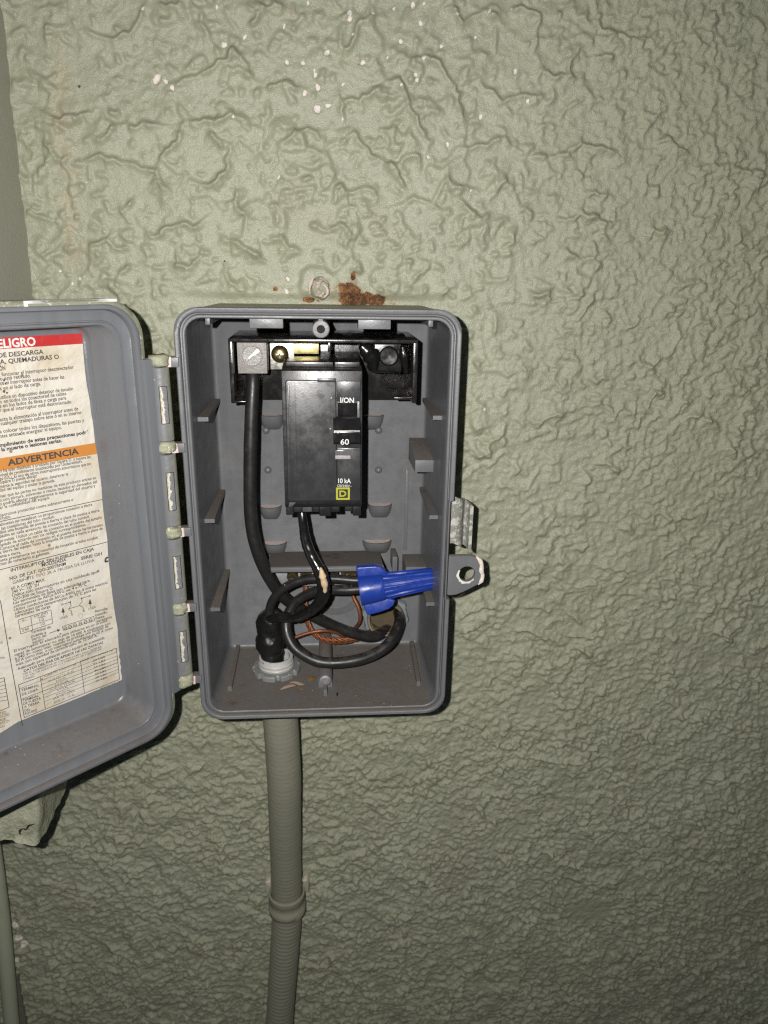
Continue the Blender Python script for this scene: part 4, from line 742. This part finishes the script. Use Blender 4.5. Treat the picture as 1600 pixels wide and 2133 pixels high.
for (xa, xb, wdt) in ((6.0, 9.2, 1.0), (6.0, 18.2, .28)):
    a = []; b = []
    for k in range(n+1):
        x = xa+(xb-xa)*k/n; a.append(Vector((x, BF-6.62, -55.2+.12*nz(x, 1, 1, 1.5)))); b.append(Vector((x, BF-6.92, -55.45-wdt*(.6+.8*abs(nz(x, 4, 2, 1.1))))))
    mb.loft([a, b], 0, closed=False)
obj('worn_edge', mb, simple('worn_plastic', (.40, .39, .37), .5, 0, .3, 900), hd)
wv0 = P(698, 938, BF-1.5); wv1 = P(731, 956, BF-1.5)
mb = MB(); mb.box(wv0.x, wv1.x, BF-1.75, BF-1.3, wv1.z, wv0.z, .3); wd_ = obj('trip_window', mb, simple('clear_window', (.10, .10, .11), .12, 0, .2, 300), cb)
mb = MB(); a = P(698.5, 949, BF-1.8); b = P(730, 956, BF-1.8); mb.box(a.x, b.x, BF-1.9, BF-1.7, b.z, a.z, .05); obj('window_flag', mb, simple('flag', (.30, .275, .285), .3, 0, .2, 400), wd_)
def btext(body, a, b, cap, y, mat, parent, bold=0.0, name='print'):
    p, q_ = P(*a, y), P(*b, y); vs, fs = text_polys(body, bold, 4); x0 = min(v[0] for v in vs); x1 = max(v[0] for v in vs); k = cap/.69
    mb = MB(); mb.add([Vector((p.x+(q_.x-p.x)*(v[0]-x0)/(x1-x0), y, p.z+(q_.z-p.z)*(v[0]-x0)/(x1-x0)+v[1]*k)) for v in vs], fs); obj(name, mb, mat, parent, recalc=False)
PY = BF-1.56
btext('I/ON', (709, 838.5), (737.5, 839), 2.35, PY, M['wink'], cb, .02)
btext('60', (709.5, 926), (727, 926), 2.6, BF-6.88, M['wink'], hd, .012, 'handle_print')
btext('10 kA', (704.5, 1006), (731, 1006.5), 2.25, PY, M['wink'], cb, .02)
btext('120/240V~', (702.5, 1014), (732.5, 1014.5), 1.15, PY, M['wink'], cb)
def quad(mb, x0, x1, z0, z1, y): mb.add([(x0, y, z0), (x1, y, z0), (x1, y, z1), (x0, y, z1)], [(0, 1, 2, 3)])
a = P(700, 1015.5, PY); b = P(728.8, 1041, PY); mb = MB(); t_ = .95; lx0, lx1, lz1, lz0 = a.x, b.x, a.z, b.z
quad(mb, lx0, lx1, lz1-t_, lz1, PY); quad(mb, lx0, lx1, lz0, lz0+t_, PY); quad(mb, lx0, lx0+t_, lz0+t_, lz1-t_, PY); quad(mb, lx1-t_, lx1, lz0+t_, lz1-t_, PY)
cxm = (lx0+lx1)/2; czm = (lz0+lz1)/2; w2, h2 = 1.75, 1.6; sw = .72
def arcD(q): return [(cxm-.3+(w2+.2-q)*math.cos(t) if True else 0, czm+(h2-q)*math.sin(t)) for t in [math.pi/2-math.pi*k/14 for k in range(15)]]
o1 = [(cxm-w2-.2, czm+h2)]+arcD(0)+[(cxm-w2-.2, czm-h2)]; i1 = [(cxm-w2+.75, czm+h2-sw)]+arcD(sw)+[(cxm-w2+.75, czm-h2+sw)]
mb.loft([[Vector((x, PY, z)) for x, z in o1], [Vector((x, PY, z)) for x, z in i1]], 0, closed=False); quad(mb, cxm-w2+.02, cxm-w2+.75, czm-h2, czm+h2, PY-.005)
obj('emblem', mb, M['yink'], cb, recalc=False)
# foot of the breaker
mb = MB(); 
for xa, xb, dz in ((-18, -14.5, -100.2), (-14.4, -9.8, -98.8), (-5.2, -1.5, -98.8), (-1.4, 4.2, -101), (4.3, 8.6, -98.9), (11.3, 15.2, -98.6), (15.3, 19.3, -101)): mb.box(xa, xb, BF+3, 40, dz, -95.2, .35)
obj('foot', mb, M['black'], cb)
mb = MB(); mb.prism([(-16, -92.6), (-12.8, -92.6), (-14.8, -94.9), (-16.6, -94.9)], BF-.15, BF+2, lambda v: Vector((v[0], v[2], v[1])), .1); mb.box(-9.8, -5.2, 9, 14, -99, -95.4, .3); obj('terminal_notch', mb, simple('scuffed_black', (.05, .05, .05), .5, 0, .4, 300), cb)
# ------------------------------------------------------------------ cables
CBASE = (10, 70, -180)
rubber = lambda L, a, p: 1+.03*mn.noise(p*.12)+.012*mn.noise(p*.6)
mb = MB(); mb.tube([P(526, 762, 36), P(527, 800, 32), P(524, 860, 30), (P(521.5, 950, 29)), P(521.5, 1050, 29), P(527, 1110, 29.5), P(541, 1160, 31), P(561, 1203, 35), P(587, 1240, 41), P(622, 1266, 47), P(660, 1287, 51), P(700, 1306, 54), P(740, 1320, 56), P(775, 1326, 59), P(800, 1316, 66), P(812, 1302, 78)], [3.35]*3+[3.45]*5+[3.4]*8, 22, fn=rubber)
obj('power_cable', mb, M['rubber'], base=P(526, 780, 32), label='thick black cable running down from the silver lug and across behind the loops', cat='cable', smooth=70)
mb = MB(); mb.tube([P(825, 1268, 82), P(832, 1283, 62), P(830, 1304, 48), P(812, 1338, 36), P(782, 1361, 31), P(741, 1375.5, 28), P(692, 1381, 27), P(654, 1375, 28), P(617, 1353, 30), P(600, 1326, 33), P(596, 1300, 36), P(601, 1278, 38), P(614, 1256, 39), P(637, 1240, 38), P(662, 1231, 36), P(692, 1229, 33), P(727, 1229, 31), P(765, 1226, 30)], [3.3, 3.3, 3.25, 3.2, 3.2, 3.2, 3.2, 3.15, 3.1, 3.05, 3.0, 2.9, 2.8, 2.75, 2.75, 2.75, 2.7, 2.3], 22, fn=rubber)
obj('looped_cable', mb, M['rubber'], base=P(830, 1304, 60), label='black cable looping forward from the rear hole and up into the blue wire nut', cat='cable', smooth=70)
tc = thing('spliced_cable', 'black taped cable from the breaker bending into a taped bundle at the white collar', 'cable', P(575, 1395, 42))
wrinkle = lambda L, a, p: 1+.10*mn.noise(p*.33)+.05*math.sin(L*1.6+a)*(mn.noise(p*.2)+.5)
mb = MB(); mb.tube([P(627, 1050, 25), P(631, 1085, 22), P(637, 1125, 16), P(650, 1160, 11.5), P(664, 1185, 9), P(672, 1208, 8.5), P(674, 1234, 10), P(662, 1259, 14), P(638, 1277, 20), P(609, 1286, 29), P(577, 1285, 34), P(556, 1294, 39), P(551, 1318, 42), P(560, 1352, 42), P(570, 1380, 42)], [2.0, 2.3, 2.7, 3.0, 3.3, 3.4, 3.3, 3.1, 3.0, 2.8, 2.8, 3.0, 3.2, 3.4, 3.4], 20, fn=wrinkle)
obj('taped_conductor', mb, M['tape'], tc, smooth=70)
mb = MB(); mb.tube([P(566, 1270, 42), P(566, 1283, 42), P(562, 1305, 42), P(563, 1332, 42), P(566, 1358, 42), P(571, 1378, 42), P(573, 1392, 42)], [4.4, 6.8, 7.7, 7.3, 6.8, 5.8, 4.4], 24, fn=lambda L, a, p: 1+.32*mn.noise(p*.15)+.14*mn.noise(p*.4)+.06*math.sin(3*a+L*.5))
obj('tape_bundle', mb, M['cloth_tape'], tc, smooth=75)
mb = MB(); mb.tube([P(558, 1320, 39), P(560, 1285, 38), P(566, 1255, 37), P(581, 1234, 36), P(606, 1217, 35), P(636, 1207, 34), P(665, 1205, 32.5), P(702, 1206, 31), P(740, 1209, 30), P(770, 1208, 30)], [2.6, 2.6, 2.55, 2.5, 2.5, 2.5, 2.5, 2.5, 2.45, 2.2], 18, fn=rubber)
obj('upper_conductor', mb, M['rubber'], tc, smooth=70)
mb = MB(); c0 = [P(668, 1182, 6.0), P(672, 1200, 5.4), P(677, 1222, 6.1), P(676, 1238, 7.6)]
mb.tube(c0, [.4, 1.7, 1.5, .4], 10, fn=lambda L, a, p: 1+.5*mn.noise(p*.8)); obj('worn_patch', mb, M['bone'], tc, smooth=70, label='tan worn patch where the black tape has split')
mb = MB(); mb.tube([P(615, 1290, 25.5), P(628, 1290.5, 21.5), P(638, 1287, 18.5)], [.2, .35, .15], 6); obj('tape_edge', mb, M['bone'], tc)
# wire nut
a, b = P(749, 1229, 30), P(903, 1204.5, 30); ax = (b-a).normalized(); L = (b-a).length; sd = Vector((0, 1, 0)); upv = sd.cross(ax)*1; upv = upv if upv.z > 0 else -upv
wn = thing('wire_nut', 'blue winged wire nut joining two black cables in front of the rear hole', 'wire connector', a)
mb = MB(); mb.lathe([(7.2, 1.4), (8.2, .5), (8.7, 0), (8.8, .4), (8.5, 6), (8.0, 11.5), (7.8, 13.4), (7.4, 14.0)], a, ax, 36, cap=False); obj('skirt', mb, M['blue'], wn)
mb = MB(); mb.lathe([(7.5, 13), (7.4, 15), (6.7, 24), (5.9, L-1.2), (5.4, L-.3), (4.6, L), (.05, L+.1)], a, ax, 96, fn=lambda k, t: 1+(.045*(1 if math.sin(t*16) > .1 else -1) if 1 <= k <= 3 else (0)), cap=False); obj('ribbed_grip', mb, M['blue'], wn)
for sg, w0, nm in ((1, 0, 'wing'), (-1, 0, 'wing')):
    pl = [(.1, 6), (.1, 13.4), (1.5, 13.9), (11, 12.9), (13.6, 11.9), (15.6, 9.6), (16.8, 7.2), (14, 5)] if sg > 0 else [(.6, 6), (1.8, 13.2), (3, 13.8), (9, 13.2), (14.5, 12.2), (17.4, 10.4), (18.6, 8.0), (15, 6)]
    tilt = Vector((0, -.25 if sg < 0 else .12, 0))
    mb = MB(); mb.prism(pl, -2.3, 2.3, lambda v, sg=sg, tilt=tilt: a+ax*v[0]+(upv*sg+tilt).normalized()*v[1]+sd*v[2], .7, seg=3); obj('wing', mb, M['blue'], wn)
# copper grounds
gw = thing('ground_wire', 'bare stranded copper ground wire bundle curving behind the black loops', 'ground wire', P(680, 1330, 58))
path = [P(636, 1218, 62), P(636, 1250, 60), P(638, 1285, 57), P(650, 1315, 55), P(672, 1330, 54), P(702, 1335, 54), P(735, 1333, 56), P(762, 1322, 60), P(775, 1310, 70)]
pp, _ = spline(path, 1, 1.0)
for s in range(7):
    mb = MB(); pts = []
    for i, p in enumerate(pp):
        t = (pp[min(i+1, len(pp)-1)]-pp[max(i-1, 0)]).normalized(); u = Vector((0, 1, 0)); u = (u-t*u.dot(t)).normalized(); v = t.cross(u)
        ph = i*.33+2*math.pi*s/6; r = 0 if s == 6 else 1.1*(1+.9*max(0, 1-abs(i-len(pp)*.55)/12))
        pts.append(p+(u*math.cos(ph)+v*math.sin(ph)*1.0)*r)
    mb.tube(pts[::3]+[pts[-1]], .52, 7, step=1.2); obj('strand', mb, M['copper'], gw, smooth=70)
mb = MB(); mb.tube([P(590, 1336, 46), P(611, 1329, 46), P(640, 1319, 46), P(670, 1314, 46), P(697, 1317, 49), P(716, 1327, 53)], .95, 10)
obj('copper_wire', mb, M['copper'], base=P(640, 1319, 46), label='single copper wire arching from behind the big black loop to the stranded bundle', cat='ground wire', smooth=70)
mb = MB(); mb.tube([P(731, 1215, 60), P(735, 1240, 59), P(745, 1261, 57), P(750, 1280, 56), P(749, 1295, 57), P(741, 1307, 62), P(730, 1314, 64)], 1.15, 10)
obj('copper_wire', mb, M['copper'], base=P(745, 1261, 57), label='copper wire curving down just left of the blue wire nut wing', cat='ground wire', smooth=70)
# ground bar
gb = thing('ground_bar', 'zinc ground bar with a row of screws under the dusty shelf', 'ground bar', (0, 68, -156))
mb = MB(); mb.box(-33, 27, 54, 66, -160, -151.5, .5); obj('bar', mb, M['zinc'], gb)
for k, (px, py, r, m) in enumerate(((609, 1203, 3.2, 'dbrass'), (637, 1197, 3.2, 'dbrass'), (664, 1197, 3.2, 'dbrass'), (695, 1195, 3.2, 'black'), (722, 1194, 3.2, 'dbrass'), (741, 1193, 3.0, 'dbrass'))):
    c = P(px, py, 49); mb = MB(); mb.lathe([(r, 6), (r, .8), (r*.85, 0), (r*.35, -.1), (.05, .5)], c, (0, 1, 0), 20); s = obj('screw', mb, M[m], gb)
    mb = MB(); mb.box(-r*.8, r*.8, -.15, .4, -.4, .4, .08, T=lambda v, c=c, k=k: c+Vector((v[0]*math.cos(k), v[1]-.02, v[0]*math.sin(k)))+Vector((-math.sin(k), 0, math.cos(k)))*v[2]); obj('slot', mb, M['hole'], s)
# conduit hub in the back panel
hb = thing('conduit_hub', 'grey threaded conduit hub with a rusty bushing in the lower right back panel', 'conduit fitting', P(803, 1286, 70))
c = P(803, 1285, 66); hx, hz = c.x, c.z
mb = MB(); mb.lathe([(13.8, 5), (13.6, .5), (13.0, -.4), (11.6, -.6), (11.2, .6), (10.8, 4)], (hx, 66, hz), (0, 1, 0), 48, cap=False, fn=lambda k, t: 1+(.085 if k in (0, 1, 2) and math.sin(8*t) > .8 else 0)); obj('locknut', mb, M['locknut2'], hb)
mb = MB(); mb.lathe([(11.4, 5), (11.4, -4.0), (10.9, -4.8), (10.2, -4.6), (9.9, -3.6), (10.0, 4.4)], (hx, 66, hz), (0, 1, 0), 40, cap=False, fn=lambda k, t: 1+.012*math.sin(3*t+k)); obj('sleeve', mb, simple('yellowed_sleeve', (.20, .185, .13), .5, 0, .5, 250, 700, .5, .0006), hb)
mb = MB(); mb.lathe([(10.1, -3.2), (9.5, -2.8), (9.3, 1), (9.6, 4.2)], (hx, 66, hz), (0, 1, 0), 40, cap=False, fn=lambda k, t: 1+.03*math.sin(5*t+2*k)); obj('bushing', mb, M['rusty'], hb)
mb = MB(); mb.lathe([(9.7, 4.15), (5, 4.0), (.02, 3.9)], (hx, 66, hz), (0, 1, 0), 30, cap=False); obj('dark_bore', mb, simple('bore', (.085, .062, .035), .8, 0, .5, 300), hb)
# ------------------------------------------------------------------ flexible conduit under the enclosure
fc = thing('flexible_conduit', 'green painted corrugated conduit hanging from the underside of the enclosure', 'conduit', (-27, 60, -400))
path = [Vector((-27.4, 42.5, -222)), P(591, 1600, 46), P(593, 1680, 50), P(595, 1760, 56), P(597, 1840, 60), P(598, 1900, 61), P(593, 1980, 60), P(587, 2060, 59), P(582, 2133, 58), P(578, 2200, 58), P(572, 2350, 60)]
mb = MB(); mb.tube(path, [10.6, 10.6, 10.5, 10.5, 10.4, 10.3, 10.2, 10.0, 10.0, 10, 10], 30, step=.55, fn=lambda L, a, p: 1+.013*math.sin(L*2*math.pi/3.3)*(.28+.75*sstep(np.array(L), 120, 210))+.012*mn.noise(p*.13))
obj('hose', mb, m_paint('hose_paint', .74, (.205, .205, .158), sc=300, bump=.5), fc, smooth=75)
mb = MB(); mb.lathe([(10.4, 11.5), (12.0, 10.5), (13.6, 7.0), (14.6, 3.0), (14.8, -2)], (-27.6, 42.5, -214), (0, 0, -1), 40, cap=False); obj('fitting', mb, M['paint'], fc)
mb = MB(); th = lambda k, t: 1
mb.lathe([(9.9, -2), (9.9, 1.2), (10.3, 1.8), (9.9, 2.4), (9.9, 3.4), (10.3, 4.0), (9.9, 4.6), (9.9, 5.6), (10.3, 6.2), (9.9, 6.8), (9.8, 9.2), (9.2, 9.6), (8.2, 9.4), (7.9, 5), (.05, 4.5)], (-28.3, 42.5, -208), (0, 0, 1), 40, cap=False); obj('threaded_collar', mb, M['white'], fc)
mb = MB(); mb.lathe([(14.0, -.6), (14.0, 2.2), (13.4, 2.9), (10.2, 3.1), (10.0, 0)], (-28.3, 42.5, -208), (0, 0, 1), 96, cap=False, fn=lambda k, t: 1-(.12 if k in (0, 1, 2) and math.sin(8*t+.5) > .72 else 0)); obj('locknut', mb, M['lock'], fc)
st = thing('conduit_strap', 'painted strap clamping the corrugated conduit to the wall', 'pipe strap', (-28, 74, -395))
sc0 = P(598, 1875, 61); mb = MB(); zs = sc0.z
rings = []
for dz, r in ((7.5, 11.2), (7, 12.4), (3.2, 12.6), (2.4, 12.0), (-2.4, 12.0), (-3.2, 12.9), (-8.2, 12.8), (-9, 11.4)):
    rings.append([Vector((sc0.x+r*math.cos(t)+.25*nz(t*4, dz, 1, .6), 61.5-r*math.sin(t)+.3*nz(dz, t*4, 2, .6), zs+dz)) for t in [math.pi*(-.35+1.7*k/26) for k in range(27)]])
mb.loft(rings, 0, closed=False); obj('band', mb, m_paint('strap_paint', .72, (.215, .215, .163), sc=300, bump=.6), st, smooth=60)
for sx in (-1, 1):
    mb = MB(); mb.box(sc0.x+sx*13-2.2, sc0.x+sx*13+2.2, 66, 76, zs+1, zs+13, .8); mb.v = [(x+.5*nz(x, y, z, .4), y+.6*nz(z, y, x, .3), z) for x, y, z in mb.v]; t_ = obj('strap_ear', mb, M['paint'], st)
    mb = MB(); mb.lathe([(2.0, 2), (1.7, -.3), (.8, -.8), (.05, -.8)], (sc0.x+sx*12.6, 66, zs+11.5), (0, 1, 0), 12, fn=lambda k, t: 1+.2*math.sin(3*t)); obj('bare_spot', mb, M['pink'], t_)
# ------------------------------------------------------------------ pipe and strip at the lower left
mb = MB(); mb.tube([P(-30, 1640, 58), P(-15, 1768, 59), P(3, 1905, 60), P(15, 2030, 61), P(25, 2140, 62), P(50, 2400, 64)], 5.1, 30, step=4, fn=lambda L, a, p: 1+.004*mn.noise(p*.2))
obj('wall_pipe', mb, m_paint('pipe_paint', .80, (.32, .345, .255), sc=200, bump=.15), base=P(14, 2060, 57), label='smooth painted pipe standing off the wall at the lower left corner', cat='pipe', smooth=75)
mb = MB(); a = P(36, 2030, 72); b = P(60, 2133, 72); 
mb.loft([[Vector((a.x-9, 78, a.z)), Vector((a.x-9, 70, a.z)), Vector((a.x+.5, 70, a.z)), Vector((a.x+.5, 78, a.z))], [Vector((b.x-9, 78, b.z-140)), Vector((b.x-9, 70, b.z-140)), Vector((b.x-.2, 70, b.z-140)), Vector((b.x-.2, 78, b.z-140))]], 0, True, True)
obj('wall_strip', mb, simple('grey_strip', (.15, .15, .12), .6, 0, .2, 150), base=(a.x, 74, a.z), label='narrow dark grey strip on the wall just right of the painted pipe', cat='trim strip')
# ------------------------------------------------------------------ debris on the enclosure floor
def scrap(name, pts, wd, mat, label, cat, h=.8):
    mb = MB(); n = len(pts); top = []; l = []; r = []
    pp, ww = spline([Vector((p.x, p.y, -207.9)) for p in pts], wd, .7)
    for i, p in enumerate(pp):
        t = (pp[min(i+1, len(pp)-1)]-pp[max(i-1, 0)]).normalized(); s = Vector((-t.y, t.x, 0)); k = math.sin(math.pi*i/(len(pp)-1))
        l.append(p+s*ww[i]+Vector((0, 0, .1+.3*k))); r.append(p-s*ww[i]+Vector((0, 0, .1+.3*k))); top.append(p+Vector((0, 0, .2+h*k+.25*nz(p.x, p.y, 1, .9))))
    bot = [p+Vector((0, 0, .02)) for p in pp]
    mb.loft([l, top, r, bot, l], 0, closed=False); obj(name, mb, mat, base=pts[0], label=label, cat=cat, smooth=60)
fz = -208
scrap('dry_leaf', [PZ(584, 1437, fz), PZ(594, 1433, fz), PZ(606, 1429, fz), PZ(616, 1428, fz)], [.3, 1.4, 1.6, .4], M['leaf'], 'pale dry leaf scrap, the longer of two on the enclosure floor', 'leaf')
scrap('dry_leaf', [PZ(604, 1423, fz), PZ(614, 1422, fz), PZ(626, 1426, fz), PZ(634, 1426, fz)], [.3, 1.2, 1.5, .3], M['leaf'], 'pale dry leaf scrap nearest the floor screw post', 'leaf')
scrap('twig', [PZ(617, 1429, fz), PZ(623, 1434, fz), PZ(632, 1438, fz)], [.4, .6, .2], M['amber'], 'tiny brown twig lying under the two dry leaf scraps', 'twig', .5)
scrap('amber_flake', [PZ(643, 1419, fz), PZ(650, 1413, fz), PZ(656, 1410, fz)], [.6, 2.2, .5], M['amber'], 'amber flake just left of the floor screw post', 'flake', .6)
scrap('dead_bug', [PZ(702, 1451, fz), PZ(703, 1446, fz), PZ(702.5, 1443, fz)], [.3, .6, .2], M['hole'], 'tiny dark bug on the enclosure floor', 'bug', .6)
